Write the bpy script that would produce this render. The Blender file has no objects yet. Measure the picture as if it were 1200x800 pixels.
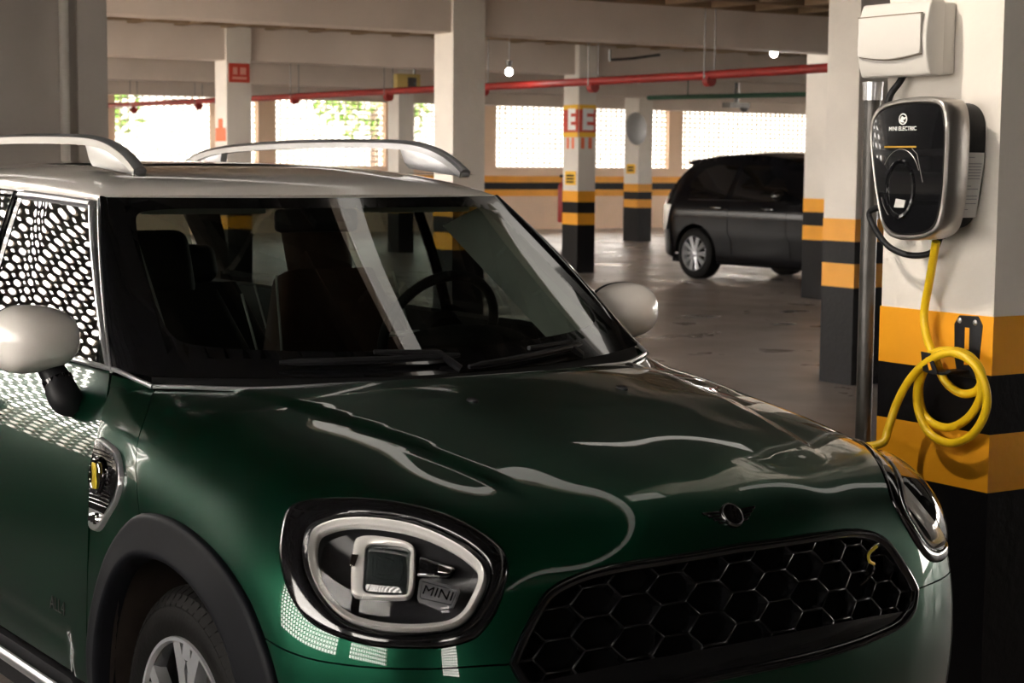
import bpy, bmesh, math, random
import numpy as np
from mathutils import Vector, Matrix
from mathutils.geometry import delaunay_2d_cdt

random.seed(7)
PI = math.pi
SC = bpy.context.scene
COL = SC.collection

# ------------------------------------------------------------------ camera
cd = bpy.data.cameras.new('camera')
cam = bpy.data.objects.new('camera', cd)
COL.objects.link(cam)
cd.sensor_width = 36.0
cd.lens = 2095.1357 * 36.0 / 1200.0
cd.clip_start = 0.05
cd.clip_end = 300
YAW, PITCH, ROLL = math.radians(145.19447 + 2.5005), math.radians(-5.62099), math.radians(0.48773)
_f = Vector((math.cos(YAW) * math.cos(PITCH), math.sin(YAW) * math.cos(PITCH), math.sin(PITCH)))
_r = Vector((math.sin(YAW), -math.cos(YAW), 0))
_u = _r.cross(_f)
_r2 = math.cos(ROLL) * _r + math.sin(ROLL) * _u
_u2 = -math.sin(ROLL) * _r + math.cos(ROLL) * _u
cam.matrix_world = Matrix(((_r2.x, _u2.x, -_f.x, 3.48237), (_r2.y, _u2.y, -_f.y, -2.22246), (_r2.z, _u2.z, -_f.z, 1.55009), (0, 0, 0, 1)))
SC.camera = cam
cd.dof.use_dof = True
cd.dof.focus_distance = 4.3
cd.dof.aperture_fstop = 9.0

# ------------------------------------------------------------------ light
SC.view_settings.view_transform = 'Standard'
SC.view_settings.look = 'None'
SC.view_settings.gamma = 1.0
SC.view_settings.use_curve_mapping = False
SC.view_settings.exposure = 1.36
W = bpy.data.worlds.new('sky')
SC.world = W
W.use_nodes = True
nt = W.node_tree
bg = nt.nodes['Background']
bg.inputs[0].default_value = (1.0, 0.93, 0.85, 1)
bg.inputs[1].default_value = 8.0


def lamp(name, kind, loc, energy, col=(1, .93, .84), **kw):
    l = bpy.data.lights.new(name, kind)
    l.energy = energy
    l.color = col
    for k, v in kw.items():
        setattr(l, k, v)
    o = bpy.data.objects.new(name, l)
    o.location = loc
    COL.objects.link(o)
    return o


# ------------------------------------------------------------------ materials
MATS = {}


def mat(name, col, rough=.5, metal=0., coat=0., coat_r=.03, spec=.5, noise=0., nscale=8., bump=0., bscale=40., emit=None, estr=0., aniso=0., rnoise=0.):
    m = bpy.data.materials.new(name)
    m.use_nodes = True
    t = m.node_tree
    b = t.nodes['Principled BSDF']
    b.inputs['Base Color'].default_value = (*col, 1)
    b.inputs['Roughness'].default_value = rough
    b.inputs['Metallic'].default_value = metal
    b.inputs['Coat Weight'].default_value = coat
    b.inputs['Coat Roughness'].default_value = coat_r
    b.inputs['Specular IOR Level'].default_value = spec
    if emit:
        b.inputs['Emission Color'].default_value = (*emit, 1)
        b.inputs['Emission Strength'].default_value = estr
    tc = t.nodes.new('ShaderNodeTexCoord')
    if noise > 0 or rnoise > 0:
        n = t.nodes.new('ShaderNodeTexNoise')
        n.inputs['Scale'].default_value = nscale
        n.inputs['Detail'].default_value = 5
        t.links.new(tc.outputs['Object'], n.inputs['Vector'])
        if noise > 0:
            r = t.nodes.new('ShaderNodeValToRGB')
            r.color_ramp.elements[0].position = .3
            r.color_ramp.elements[1].position = .7
            r.color_ramp.elements[0].color = (*[c * (1 - noise) for c in col], 1)
            r.color_ramp.elements[1].color = (*[min(1, c * (1 + noise * .4)) for c in col], 1)
            t.links.new(n.outputs['Fac'], r.inputs['Fac'])
            t.links.new(r.outputs['Color'], b.inputs['Base Color'])
        if rnoise > 0:
            mr = t.nodes.new('ShaderNodeMapRange')
            mr.inputs['To Min'].default_value = max(0.02, rough - rnoise)
            mr.inputs['To Max'].default_value = rough + rnoise
            t.links.new(n.outputs['Fac'], mr.inputs['Value'])
            t.links.new(mr.outputs['Result'], b.inputs['Roughness'])
    if bump > 0:
        n2 = t.nodes.new('ShaderNodeTexNoise')
        n2.inputs['Scale'].default_value = bscale
        n2.inputs['Detail'].default_value = 4
        t.links.new(tc.outputs['Object'], n2.inputs['Vector'])
        bp = t.nodes.new('ShaderNodeBump')
        bp.inputs['Strength'].default_value = bump
        bp.inputs['Distance'].default_value = .01
        t.links.new(n2.outputs['Fac'], bp.inputs['Height'])
        t.links.new(bp.outputs['Normal'], b.inputs['Normal'])
    MATS[name] = m
    return m


def glass(name, tint, refl_col=(1, 1, 1), ior=1.5, rough=0.0):
    m = bpy.data.materials.new(name)
    m.use_nodes = True
    t = m.node_tree
    for n in list(t.nodes):
        t.nodes.remove(n)
    o = t.nodes.new('ShaderNodeOutputMaterial')
    mx = t.nodes.new('ShaderNodeMixShader')
    fr = t.nodes.new('ShaderNodeFresnel')
    ge = t.nodes.new('ShaderNodeNewGeometry')
    mi = t.nodes.new('ShaderNodeMapRange')
    mi.inputs['To Min'].default_value = ior
    mi.inputs['To Max'].default_value = 1 / ior
    t.links.new(ge.outputs['Backfacing'], mi.inputs['Value'])
    t.links.new(mi.outputs['Result'], fr.inputs['IOR'])
    tr = t.nodes.new('ShaderNodeBsdfTransparent')
    tr.inputs[0].default_value = (*tint, 1)
    gl = t.nodes.new('ShaderNodeBsdfGlossy')
    gl.inputs['Color'].default_value = (*refl_col, 1)
    gl.inputs['Roughness'].default_value = rough
    t.links.new(fr.outputs[0], mx.inputs[0])
    t.links.new(tr.outputs[0], mx.inputs[1])
    t.links.new(gl.outputs[0], mx.inputs[2])
    t.links.new(mx.outputs[0], o.inputs[0])
    MATS[name] = m
    return m


# car
PAINT = mat('green_metallic_paint', (.0003, .043, .0200), rough=.36, metal=.85, coat=1., coat_r=.015)
ROOFW = mat('white_roof_paint', (.84, .79, .73), rough=.35, coat=1., coat_r=.02)
CHROME = mat('chrome', (.82, .80, .78), rough=.09, metal=1.)
SATIN = mat('satin_silver', (.50, .50, .51), rough=.28, metal=.75)
GBLACK = mat('gloss_black', (.006, .006, .007), rough=.12, coat=1., coat_r=.02)
MBLACK = mat('matte_black_plastic', (.011, .011, .0125), rough=.5, spec=.25, noise=.25, nscale=60, bump=.08, bscale=400)
FLARE = mat('grey_black_plastic', (.0048, .0052, .0072), rough=.55, spec=.13, noise=.15, nscale=30, bump=.05, bscale=500)
RUBBER = mat('tyre_rubber', (.0050, .0046, .0044), rough=.62, spec=.14, noise=.4, nscale=18, bump=.1, bscale=120)
DARK = mat('dark_void', (.002, .002, .002), rough=.9, spec=.1)
BROWNLINER = mat('muddy_liner', (.030, .020, .014), rough=.8, noise=.5, nscale=12)
RIMM = mat('rim_alloy', (.46, .47, .49), rough=.3, metal=.55)
RIMB = mat('rim_black', (.015, .015, .016), rough=.25, coat=.6)
WGLASS = glass('windscreen_glass', (.46, .50, .46), ior=1.85)
SGLASS = glass('side_window_glass', (.36, .41, .40), ior=1.8)
LGLASS = glass('lamp_lens', (.97, .97, .97), ior=1.38)
DRL = mat('light_ring', (.74, .72, .69), rough=.22, metal=.15, coat=.8)
LAMPIN = mat('lamp_inner', (.022, .022, .024), rough=.35, noise=.2, nscale=40)
PROJ = mat('projector_glass', (.02, .025, .025), rough=.03, coat=1.)
LEATHER = mat('brown_leather', (.045, .020, .012), rough=.55, spec=.2, noise=.2, nscale=30)
BLEATHER = mat('black_leather', (.007, .0065, .0065), rough=.55, spec=.2, noise=.2, nscale=30)
TRIM = mat('grey_trim', (.30, .31, .28), rough=.8)
DASH = mat('dash_plastic', (.007, .007, .007), rough=.7, spec=.2, noise=.2, nscale=50)
GOLD = mat('yellow_emblem', (.75, .55, .05), rough=.3, metal=.4)
# place
FLOORM = None
WHITEW = mat('white_plaster', (.74, .685, .615), rough=.75, noise=.14, nscale=1.6, bump=.25, bscale=25)
WALLP = mat('beige_plaster', (.80, .60, .44), rough=.85, noise=.10, nscale=.8)
BEAMP = mat('beam_plaster', (.64, .55, .48), rough=.85, noise=.12, nscale=1.2)
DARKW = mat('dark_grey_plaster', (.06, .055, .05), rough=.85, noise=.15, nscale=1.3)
GREYP = mat('grey_plaster', (.54, .485, .435), rough=.85, noise=.14, nscale=1.3)
RIBM = mat('rib_concrete_lit', (.36, .25, .155), rough=.9, noise=.3, nscale=1.5)  # tan tone puts the window light on the far ribs into the colour
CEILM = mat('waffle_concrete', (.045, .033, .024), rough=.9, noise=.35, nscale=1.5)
YEL = mat('yellow_wall_paint', (.80, .335, .005), rough=.55, noise=.12, nscale=3, bump=.2, bscale=30)
BLK = mat('black_wall_paint', (.0055, .005, .006), rough=.5, spec=.15, noise=.3, nscale=3, bump=.2, bscale=30)
BLOCKM = mat('cobogo_concrete', (.55, .49, .42), rough=.9, noise=.15, nscale=3)
REDP = mat('red_pipe_paint', (.28, .014, .010), rough=.5, noise=.2, nscale=6)
STEEL = mat('grey_steel', (.16, .155, .15), rough=.38, metal=.9, noise=.3, nscale=10)
GALV = mat('galvanised_pipe', (.095, .09, .085), rough=.42, metal=.7, noise=.3, nscale=14)
BOXW = mat('white_plastic', (.62, .59, .545), rough=.38)
WBSILV = mat('wallbox_silver', (.46, .43, .40), rough=.35, metal=.9)
CABLEY = mat('yellow_cable', (.78, .50, .008), rough=.38)
LABELM = mat('label_paper', (.62, .60, .57), rough=.6)
REDS = mat('red_sign', (.55, .045, .02), rough=.5)
WHITES = mat('white_sign', (.85, .84, .82), rough=.5)
ORANGES = mat('orange_sign', (.80, .16, .06), rough=.5)
YSIGN = mat('yellow_sign', (.85, .48, .02), rough=.5)
STRIPE = mat('glow_strip_face', (.7, .68, .64), emit=(1, .94, .85), estr=.44)  # glow of the added overhead strips
BULB = mat('led_bulb', (1, 1, 1), emit=(1, .97, .90), estr=18)
TAIL = mat('tail_lamp_clear', (.75, .75, .72), rough=.1, coat=1.)
TAILR = mat('tail_lamp_red', (.35, .01, .01), rough=.15, coat=1.)
MIRRF = mat('convex_mirror_back', (.40, .40, .40), rough=.5)
MIRRG = mat('convex_mirror_glass', (.8, .8, .8), rough=.03, metal=1.)
LEAF = mat('foliage', (.10, .22, .02), rough=.7, noise=.5, nscale=3)
GROUND = mat('outside_ground', (.35, .33, .28), rough=.9)


def floor_mat():
    m = bpy.data.materials.new('polished_concrete')
    m.use_nodes = True
    t = m.node_tree
    b = t.nodes['Principled BSDF']
    tc = t.nodes.new('ShaderNodeTexCoord')
    n = t.nodes.new('ShaderNodeTexNoise')
    n.inputs['Scale'].default_value = .55
    n.inputs['Detail'].default_value = 7
    t.links.new(tc.outputs['Object'], n.inputs['Vector'])
    r = t.nodes.new('ShaderNodeValToRGB')
    r.color_ramp.elements[0].position = .32
    r.color_ramp.elements[0].color = (.18, .152, .13, 1)
    r.color_ramp.elements[1].position = .68
    r.color_ramp.elements[1].color = (.37, .32, .285, 1)
    t.links.new(n.outputs['Fac'], r.inputs['Fac'])
    t.links.new(r.outputs['Color'], b.inputs['Base Color'])
    n2 = t.nodes.new('ShaderNodeTexNoise')
    n2.inputs['Scale'].default_value = 1.3
    n2.inputs['Detail'].default_value = 6
    t.links.new(tc.outputs['Object'], n2.inputs['Vector'])
    mr = t.nodes.new('ShaderNodeMapRange')
    mr.inputs['From Min'].default_value = .3
    mr.inputs['From Max'].default_value = .7
    mr.inputs['To Min'].default_value = .22
    mr.inputs['To Max'].default_value = .48
    t.links.new(n2.outputs['Fac'], mr.inputs['Value'])
    t.links.new(mr.outputs['Result'], b.inputs['Roughness'])
    bp = t.nodes.new('ShaderNodeBump')
    bp.inputs['Strength'].default_value = .12
    bp.inputs['Distance'].default_value = .02
    t.links.new(n2.outputs['Fac'], bp.inputs['Height'])
    t.links.new(bp.outputs['Normal'], b.inputs['Normal'])
    return m


FLOORM = floor_mat()


# ------------------------------------------------------------------ helpers
def tag(o, label=None, cat=None, group=None, kind=None):
    if label:
        o['label'] = label
    if cat:
        o['category'] = cat
    if group:
        o['group'] = group
    if kind:
        o['kind'] = kind
    return o


def empty(name, loc=(0, 0, 0), rz=0., parent=None):
    o = bpy.data.objects.new(name, None)
    o.empty_display_size = .1
    o.location = loc
    o.rotation_euler = (0, 0, rz)
    COL.objects.link(o)
    if parent:
        o.parent = parent
    return o


def frame_from(t, up=Vector((0, 0, 1))):
    t = Vector(t).normalized()
    if abs(t.dot(up)) > .98:
        up = Vector((1, 0, 0))
    a = up.cross(t).normalized()
    b = t.cross(a)
    return a, b


class MB:
    def __init__(s):
        s.v = []
        s.f = []

    def add(s, v, f):
        k = len(s.v)
        s.v += [tuple(p) for p in v]
        s.f += [tuple(i + k for i in q) for q in f]
        return s

    def box(s, c, d, rz=0., m=None):
        x, y, z = d[0] / 2, d[1] / 2, d[2] / 2
        P = [Vector(p) for p in ((-x, -y, -z), (x, -y, -z), (x, y, -z), (-x, y, -z), (-x, -y, z), (x, -y, z), (x, y, z), (-x, y, z))]
        if m is not None:
            P = [m @ p for p in P]
        elif rz:
            R = Matrix.Rotation(rz, 3, 'Z')
            P = [R @ p for p in P]
        P = [p + Vector(c) for p in P]
        return s.add(P, [(0, 3, 2, 1), (4, 5, 6, 7), (0, 1, 5, 4), (1, 2, 6, 5), (2, 3, 7, 6), (3, 0, 4, 7)])

    def span(s, a, b):
        return s.box([(a[i] + b[i]) / 2 for i in range(3)], [abs(b[i] - a[i]) for i in range(3)])

    def tube(s, path, r, n=10, closed=False, caps=True, flat=1.):
        path = [Vector(p) for p in path]
        N = len(path)
        rings = []
        pa = None
        for i, p in enumerate(path):
            if closed:
                t = path[(i + 1) % N] - path[i - 1]
            else:
                t = path[min(i + 1, N - 1)] - path[max(i - 1, 0)]
            t.normalize()
            if pa is None:
                a, b = frame_from(t)
            else:
                a = (pa - t * pa.dot(t)).normalized()
                b = t.cross(a)
            pa = a
            rr = r[i] if isinstance(r, (list, tuple)) else r
            rings.append([p + a * (rr * math.cos(2 * PI * k / n)) + b * (rr * flat * math.sin(2 * PI * k / n)) for k in range(n)])
        V = [q for g in rings for q in g]
        F = []
        M = N if closed else N - 1
        for i in range(M):
            j = (i + 1) % N
            for k in range(n):
                l = (k + 1) % n
                F.append((i * n + k, i * n + l, j * n + l, j * n + k))
        if caps and not closed:
            F.append(tuple(range(n - 1, -1, -1)))
            F.append(tuple((N - 1) * n + k for k in range(n)))
        return s.add(V, F)

    def lathe(s, prof, o, ax, n=32, caps=False, ang=2 * PI):
        """prof: list of (radius, height along ax)"""
        ax = Vector(ax).normalized()
        a, b = frame_from(ax)
        o = Vector(o)
        V = []
        full = abs(ang - 2 * PI) < 1e-6
        m = n if full else n + 1
        for (r, h) in prof:
            for k in range(m):
                t = ang * k / n
                V.append(o + ax * h + a * (r * math.cos(t)) + b * (r * math.sin(t)))
        F = []
        for i in range(len(prof) - 1):
            for k in range(n):
                l = (k + 1) % m
                F.append((i * m + k, i * m + l, (i + 1) * m + l, (i + 1) * m + k))
        if caps:
            F.append(tuple(range(m - 1, -1, -1)))
            F.append(tuple((len(prof) - 1) * m + k for k in range(m)))
        return s.add(V, F)

    def grid(s, P, closeu=False):
        n, m = len(P), len(P[0])
        V = [p for r in P for p in r]
        F = []
        for i in range(n - 1):
            for j in range(m - (0 if closeu else 1)):
                l = (j + 1) % m
                F.append((i * m + j, i * m + l, (i + 1) * m + l, (i + 1) * m + j))
        return s.add(V, F)

    def prism(s, poly, o, ex, ey, depth, ez=None, taper=1.):
        """extrude a 2-D polygon in the (ex,ey) plane by depth along ez"""
        o, ex, ey = Vector(o), Vector(ex), Vector(ey)
        ez = Vector(ez) if ez is not None else ex.cross(ey).normalized()
        n = len(poly)
        cx = sum(p[0] for p in poly) / n
        cy = sum(p[1] for p in poly) / n
        V = [o + ex * p[0] + ey * p[1] for p in poly] + [o + ex * (cx + (p[0] - cx) * taper) + ey * (cy + (p[1] - cy) * taper) + ez * depth for p in poly]
        F = [tuple(range(n - 1, -1, -1)), tuple(range(n, 2 * n))] + [(i, (i + 1) % n, n + (i + 1) % n, n + i) for i in range(n)]
        return s.add(V, F)

    def ball(s, c, r, n=16, m=10, mtx=None):
        V = []
        for i in range(m + 1):
            t = PI * i / m
            for k in range(n):
                p = Vector((math.sin(t) * math.cos(2 * PI * k / n) * r[0], math.sin(t) * math.sin(2 * PI * k / n) * r[1], math.cos(t) * r[2]))
                if mtx is not None:
                    p = mtx @ p
                V.append(p + Vector(c))
        F = []
        for i in range(m):
            for k in range(n):
                l = (k + 1) % n
                F.append((i * n + k, (i + 1) * n + k, (i + 1) * n + l, i * n + l))
        return s.add(V, F)

    def build(s, name, m, parent=None, bevel=0., seg=2, smooth=40., sub=0, loc=None, weld=True, mirror=False, center=False):
        me = bpy.data.meshes.new(name)
        v = s.v
        if mirror:
            v = [(p[0], -p[1], p[2]) for p in v]
            f = [tuple(reversed(q)) for q in s.f]
        else:
            f = s.f
        o_loc = Vector((0, 0, 0))
        if center and v:
            xs = [p[0] for p in v]; ys = [p[1] for p in v]; zs = [p[2] for p in v]
            o_loc = Vector(((min(xs) + max(xs)) / 2, (min(ys) + max(ys)) / 2, min(zs)))
            v = [(p[0] - o_loc.x, p[1] - o_loc.y, p[2] - o_loc.z) for p in v]
        me.from_pydata([tuple(p) for p in v], [], f)
        bm = bmesh.new()
        bm.from_mesh(me)
        if weld:
            bmesh.ops.remove_doubles(bm, verts=bm.verts, dist=1e-5)
        bmesh.ops.recalc_face_normals(bm, faces=bm.faces)
        if bevel > 0:
            es = [e for e in bm.edges if len(e.link_faces) == 2 and e.calc_face_angle(0) > .5]
            bmesh.ops.bevel(bm, geom=es, offset=bevel, segments=seg, affect='EDGES', profile=.5, clamp_overlap=True)
        bm.to_mesh(me)
        bm.free()
        if smooth:
            me.polygons.foreach_set('use_smooth', [True] * len(me.polygons))
            me.set_sharp_from_angle(angle=math.radians(smooth))
        me.materials.append(m)
        o = bpy.data.objects.new(name, me)
        COL.objects.link(o)
        o.location = o_loc
        if loc is not None:
            o.location = loc
        if parent:
            o.parent = parent
        if sub:
            md = o.modifiers.new('sub', 'SUBSURF')
            md.levels = sub
            md.render_levels = sub
        return o


def struct(name, mb, m, **k):
    o = mb.build(name, m, **k)
    o['kind'] = 'structure'
    return o


def copy_tree(o, parent=None):
    c = o.copy()
    COL.objects.link(c)
    if parent:
        c.parent = parent
        c.matrix_parent_inverse = o.matrix_parent_inverse.copy()
    for ch in list(o.children):
        copy_tree(ch, c)
    return c


def text(name, s, m, size, mtx, parent=None, extrude=.001, bold=0., shear=0., sx=1.):
    cu = bpy.data.curves.new(name, 'FONT')
    cu.body = s
    cu.size = size
    cu.align_x = 'CENTER'
    cu.align_y = 'CENTER'
    cu.extrude = extrude
    cu.offset = bold
    cu.shear = shear
    tmp = bpy.data.objects.new(name, cu)
    COL.objects.link(tmp)
    dg = bpy.context.evaluated_depsgraph_get()
    me = bpy.data.meshes.new_from_object(tmp.evaluated_get(dg))
    bpy.data.objects.remove(tmp)
    o = bpy.data.objects.new(name, me)
    me.materials.clear()
    me.materials.append(m)
    COL.objects.link(o)
    if parent:
        o.parent = parent
    o.matrix_local = mtx @ Matrix.Diagonal((sx, 1, 1, 1))
    return o


def basis(o, ex, ey):
    ex, ey = Vector(ex).normalized(), Vector(ey).normalized()
    ez = ex.cross(ey).normalized()
    ey = ez.cross(ex)
    return Matrix(((ex.x, ey.x, ez.x, o[0]), (ex.y, ey.y, ez.y, o[1]), (ex.z, ey.z, ez.z, o[2]), (0, 0, 0, 1)))


def crom(pts, n=8, closed=False):
    """smooth curve through the points (centripetal-ish Catmull-Rom), numpy"""
    P = np.array(pts, float)
    N = len(P)
    out = []
    for i in range(N if closed else N - 1):
        if closed:
            a, b, c, d = P[i - 1], P[i], P[(i + 1) % N], P[(i + 2) % N]
        else:
            b, c = P[i], P[i + 1]
            a = P[i - 1] if i > 0 else 2 * b - c
            d = P[i + 2] if i + 2 < N else 2 * c - b
        t0 = 0
        t1 = t0 + max(1e-6, np.linalg.norm(b - a)) ** .5
        t2 = t1 + max(1e-6, np.linalg.norm(c - b)) ** .5
        t3 = t2 + max(1e-6, np.linalg.norm(d - c)) ** .5
        for k in range(n):
            t = t1 + (t2 - t1) * k / n
            A1 = (t1 - t) / (t1 - t0) * a + (t - t0) / (t1 - t0) * b
            A2 = (t2 - t) / (t2 - t1) * b + (t - t1) / (t2 - t1) * c
            A3 = (t3 - t) / (t3 - t2) * c + (t - t2) / (t3 - t2) * d
            B1 = (t2 - t) / (t2 - t0) * A1 + (t - t0) / (t2 - t0) * A2
            B2 = (t3 - t) / (t3 - t1) * A2 + (t - t1) / (t3 - t1) * A3
            out.append((t2 - t) / (t2 - t1) * B1 + (t - t1) / (t2 - t1) * B2)
    if not closed:
        out.append(P[-1])
    return np.array(out)

# ------------------------------------------------------------------ measured curves
D_CABLE = [(-0.034, 1.37, 1.353), (-0.072, 1.39, 1.252), (-0.105, 1.405, 1.142), (-0.084, 1.4, 1.078), (-0.048, 1.395, 1.029), (-0.012, 1.4, 0.968), (0.048, 1.405, 0.941), (0.098, 1.41, 0.958), (0.118, 1.4, 1.003), (0.076, 1.4, 1.045), (0.007, 1.39, 1.055), (-0.052, 1.38, 1.02), (-0.106, 1.395, 0.939), (-0.09, 1.405, 0.863), (-0.011, 1.405, 0.84), (0.069, 1.405, 0.876), (0.12, 1.4, 0.952), (0.108, 1.39, 1.021), (0.046, 1.375, 1.057), (-0.021, 1.36, 1.047), (-0.079, 1.37, 0.979), (-0.1, 1.385, 0.892), (-0.06, 1.39, 0.823), (0.024, 1.39, 0.803), (0.104, 1.39, 0.839), (0.154, 1.385, 0.918), (0.151, 1.375, 0.987), (0.117, 1.36, 1.039), (0.052, 1.35, 1.057), (-0.01, 1.34, 1.033), (-0.098, 1.35, 0.967), (-0.148, 1.35, 0.889), (-0.158, 1.33, 0.816), (-0.153, 1.31, 0.787)]
D_BEZEL = [(0.321, -0.763, 0.889), (0.345, -0.737, 0.901), (0.395, -0.701, 0.909), (0.449, -0.663, 0.912), (0.509, -0.623, 0.909), (0.571, -0.585, 0.899), (0.623, -0.554, 0.882), (0.667, -0.526, 0.855), (0.691, -0.513, 0.832), (0.707, -0.518, 0.801), (0.716, -0.534, 0.768), (0.723, -0.562, 0.725), (0.722, -0.599, 0.692), (0.71, -0.647, 0.68), (0.683, -0.703, 0.679), (0.636, -0.759, 0.68), (0.591, -0.792, 0.687), (0.54, -0.818, 0.699), (0.497, -0.83, 0.715), (0.455, -0.834, 0.742), (0.413, -0.83, 0.777), (0.372, -0.816, 0.818), (0.34, -0.793, 0.856), (0.323, -0.777, 0.877)]
D_LENS = [(0.416, -0.767, 0.858), (0.435, -0.741, 0.875), (0.475, -0.708, 0.885), (0.527, -0.671, 0.886), (0.577, -0.639, 0.88), (0.627, -0.608, 0.864), (0.665, -0.579, 0.84), (0.688, -0.563, 0.815), (0.699, -0.566, 0.794), (0.706, -0.587, 0.761), (0.708, -0.609, 0.736), (0.703, -0.637, 0.72), (0.685, -0.681, 0.714), (0.657, -0.724, 0.713), (0.618, -0.761, 0.716), (0.579, -0.786, 0.725), (0.539, -0.799, 0.744), (0.5, -0.804, 0.769), (0.462, -0.8, 0.8), (0.432, -0.787, 0.83)]


# ------------------------------------------------------------------ the place (world axes follow the building)
fl = MB().span((-34, -1.2, -.2), (-6.4, 40, 0)).span((-6.4, -1.05, -.2), (14, 40, 0))
struct('floor_darkened', MB().span((-6.4, -5.65, -.2), (14, -1.05, 0)), mat('darkened_floor', (.020, .018, .016), rough=.8, spec=.2, noise=.3, nscale=2))  # unseen near floor, darkened so the car doors reflect less light
struct('floor', fl, FLOORM)
gr = MB().span((-70, -50, -.3), (60, 80, -.21))
struct('ground', gr, GROUND)
struct('added_sky_screen', MB().span((-62, -40, -.2), (-61.5, 75, 7)), mat('sky_screen_grey', (.40, .39, .37), rough=.9, noise=.2, nscale=.3), smooth=0)  # added screen that dims the sky seen through the far windows

# ceiling slab with waffle ribs
ce = MB().span((-34, -1.2, 3.52), (-6.4, 40, 3.7)).span((-6.4, -5.65, 3.52), (14, 40, 3.7))
rb = MB()
rn = MB()
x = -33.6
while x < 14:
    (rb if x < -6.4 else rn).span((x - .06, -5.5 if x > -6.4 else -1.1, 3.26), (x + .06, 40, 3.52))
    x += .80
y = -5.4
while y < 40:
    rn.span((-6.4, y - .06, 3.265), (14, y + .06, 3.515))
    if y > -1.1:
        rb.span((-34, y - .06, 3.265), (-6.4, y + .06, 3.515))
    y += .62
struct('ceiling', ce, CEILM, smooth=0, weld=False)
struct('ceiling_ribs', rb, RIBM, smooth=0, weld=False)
struct('ceiling_ribs', rn, CEILM, smooth=0, weld=False)  # near ribs given the dark slab colour to calm reflections in the car


def cobogo(name, a, b, axis, c0, c1, z0, z1, pitch_h, pitch_v, th=.10, hole=.395, holez=None):
    """wall of round-holed blocks: from a to b along the wall axis, the wall lies between c0 and c1 on the other axis"""
    nx = max(1, round((b - a) / pitch_h))
    nz = max(1, round((z1 - z0) / pitch_v))
    px, pz = (b - a) / nx, (z1 - z0) / nz
    n = 12
    mb = MB()
    r = hole
    rz_ = holez or hole
    for i in range(nx):
        for k in range(nz):
            V = []
            for lay in (c0, c1):
                for j in range(n):
                    t = 2 * PI * j / n
                    ct, st = math.cos(t), math.sin(t)
                    # rounded-square hole
                    q = (abs(ct) ** 3 + abs(st) ** 3) ** (-1 / 3)
                    V.append((a + (i + .5 + r * q * ct) * px, lay, z0 + (k + .5 + rz_ * q * st) * pz))
                for j in range(n):
                    t = 2 * PI * j / n
                    ct, st = math.cos(t), math.sin(t)
                    s_ = .5 / max(abs(ct), abs(st))
                    V.append((a + (i + .5 + s_ * ct) * px, lay, z0 + (k + .5 + s_ * st) * pz))
            F = []
            for j in range(n):
                l = (j + 1) % n
                F.append((j, l, n + l, n + j))
                F.append((2 * n + l, 2 * n + j, 3 * n + j, 3 * n + l))
                F.append((l, j, 2 * n + j, 2 * n + l))
            if axis == 'y':
                V = [(p[1], p[0], p[2]) for p in V]
            mb.add(V, F)
    return struct(name, mb, BLOCKM, smooth=0, weld=False)


WINN = [0]


def wall_with_windows(name, axis, c0, c1, a, b, wins, z0, z1, h=3.7, m=WALLP, ph=.16, pv=.118, th=.10, hole=.395, holez=None):
    mb = MB()

    def sp(u0, u1, za, zb):
        if axis == 'y':
            mb.span((c0, u0, za), (c1, u1, zb))
        else:
            mb.span((u0, c0, za), (u1, c1, zb))
    sp(a, b, 0, z0)
    sp(a, b, z1, h)
    e = a
    for (w0, w1) in wins:
        sp(e, w0, z0, z1)
        e = w1
    sp(e, b, z0, z1)
    struct(name, mb, m, smooth=0)
    cc0, cc1 = (c0 + c1) / 2 - th / 2, (c0 + c1) / 2 + th / 2
    for (w0, w1) in wins:
        WINN[0] += 1
        cobogo('window_%d' % WINN[0], w0, w1, axis, cc0, cc1, z0, z1, ph, pv, th=th, hole=hole, holez=holez)


FARW = [(6.2, 8.2), (8.6, 10.4), (11.0, 13.27), (13.91, 14.28), (14.71, 17.47), (17.98, 20.02), (20.48, 22.9), (23.3, 25.66), (26.1, 30.7), (31.3, 35.5)]
wall_with_windows('wall_far', 'y', -33.45, -33.2, -1.2, 40, FARW, 1.5, 3.03, th=.05, hole=.435, holez=.375)
SIDEW = [(-32.5, -24.8), (-24.2, -18.5), (-17.9, -12.5), (-11.9, -7)]
wall_with_windows('wall_side', 'x', -1.2, -.95, -34, -6.4, SIDEW, 1.2, 3.4, m=WALLP, ph=.30, pv=.30, th=.02, hole=.46)
LEFTW = [(-2.4, 1.0), (1.7, 4.5)]
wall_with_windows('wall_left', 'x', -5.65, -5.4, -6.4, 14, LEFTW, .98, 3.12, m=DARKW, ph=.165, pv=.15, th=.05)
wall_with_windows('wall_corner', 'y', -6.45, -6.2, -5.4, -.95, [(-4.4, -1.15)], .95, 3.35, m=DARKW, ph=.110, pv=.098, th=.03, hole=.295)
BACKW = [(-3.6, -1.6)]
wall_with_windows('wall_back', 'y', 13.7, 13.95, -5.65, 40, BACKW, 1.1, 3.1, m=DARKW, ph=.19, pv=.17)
RIGHTW = [(-31, -26), (-25, -20), (-19, -14), (-13, -8), (-7, -2), (0, 6), (7, 12)]
wall_with_windows('wall_right', 'x', 39.8, 40.05, -34, 14, RIGHTW, .7, 3.4, ph=.3, pv=.3, th=.02, hole=.46)

# painted bands on the far wall
for nm, za, zb, m in (('trim_1', 1.14, 1.30, YEL), ('trim_2', .97, 1.14, BLK), ('trim_3', .81, .97, YEL)):
    struct(nm, MB().span((-33.2, -.95, za), (-33.185, 39.8, zb)), m, smooth=0)

# beams across the hall on every column line, and the ledge and upper beams of the far wall
bi = 0


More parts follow.
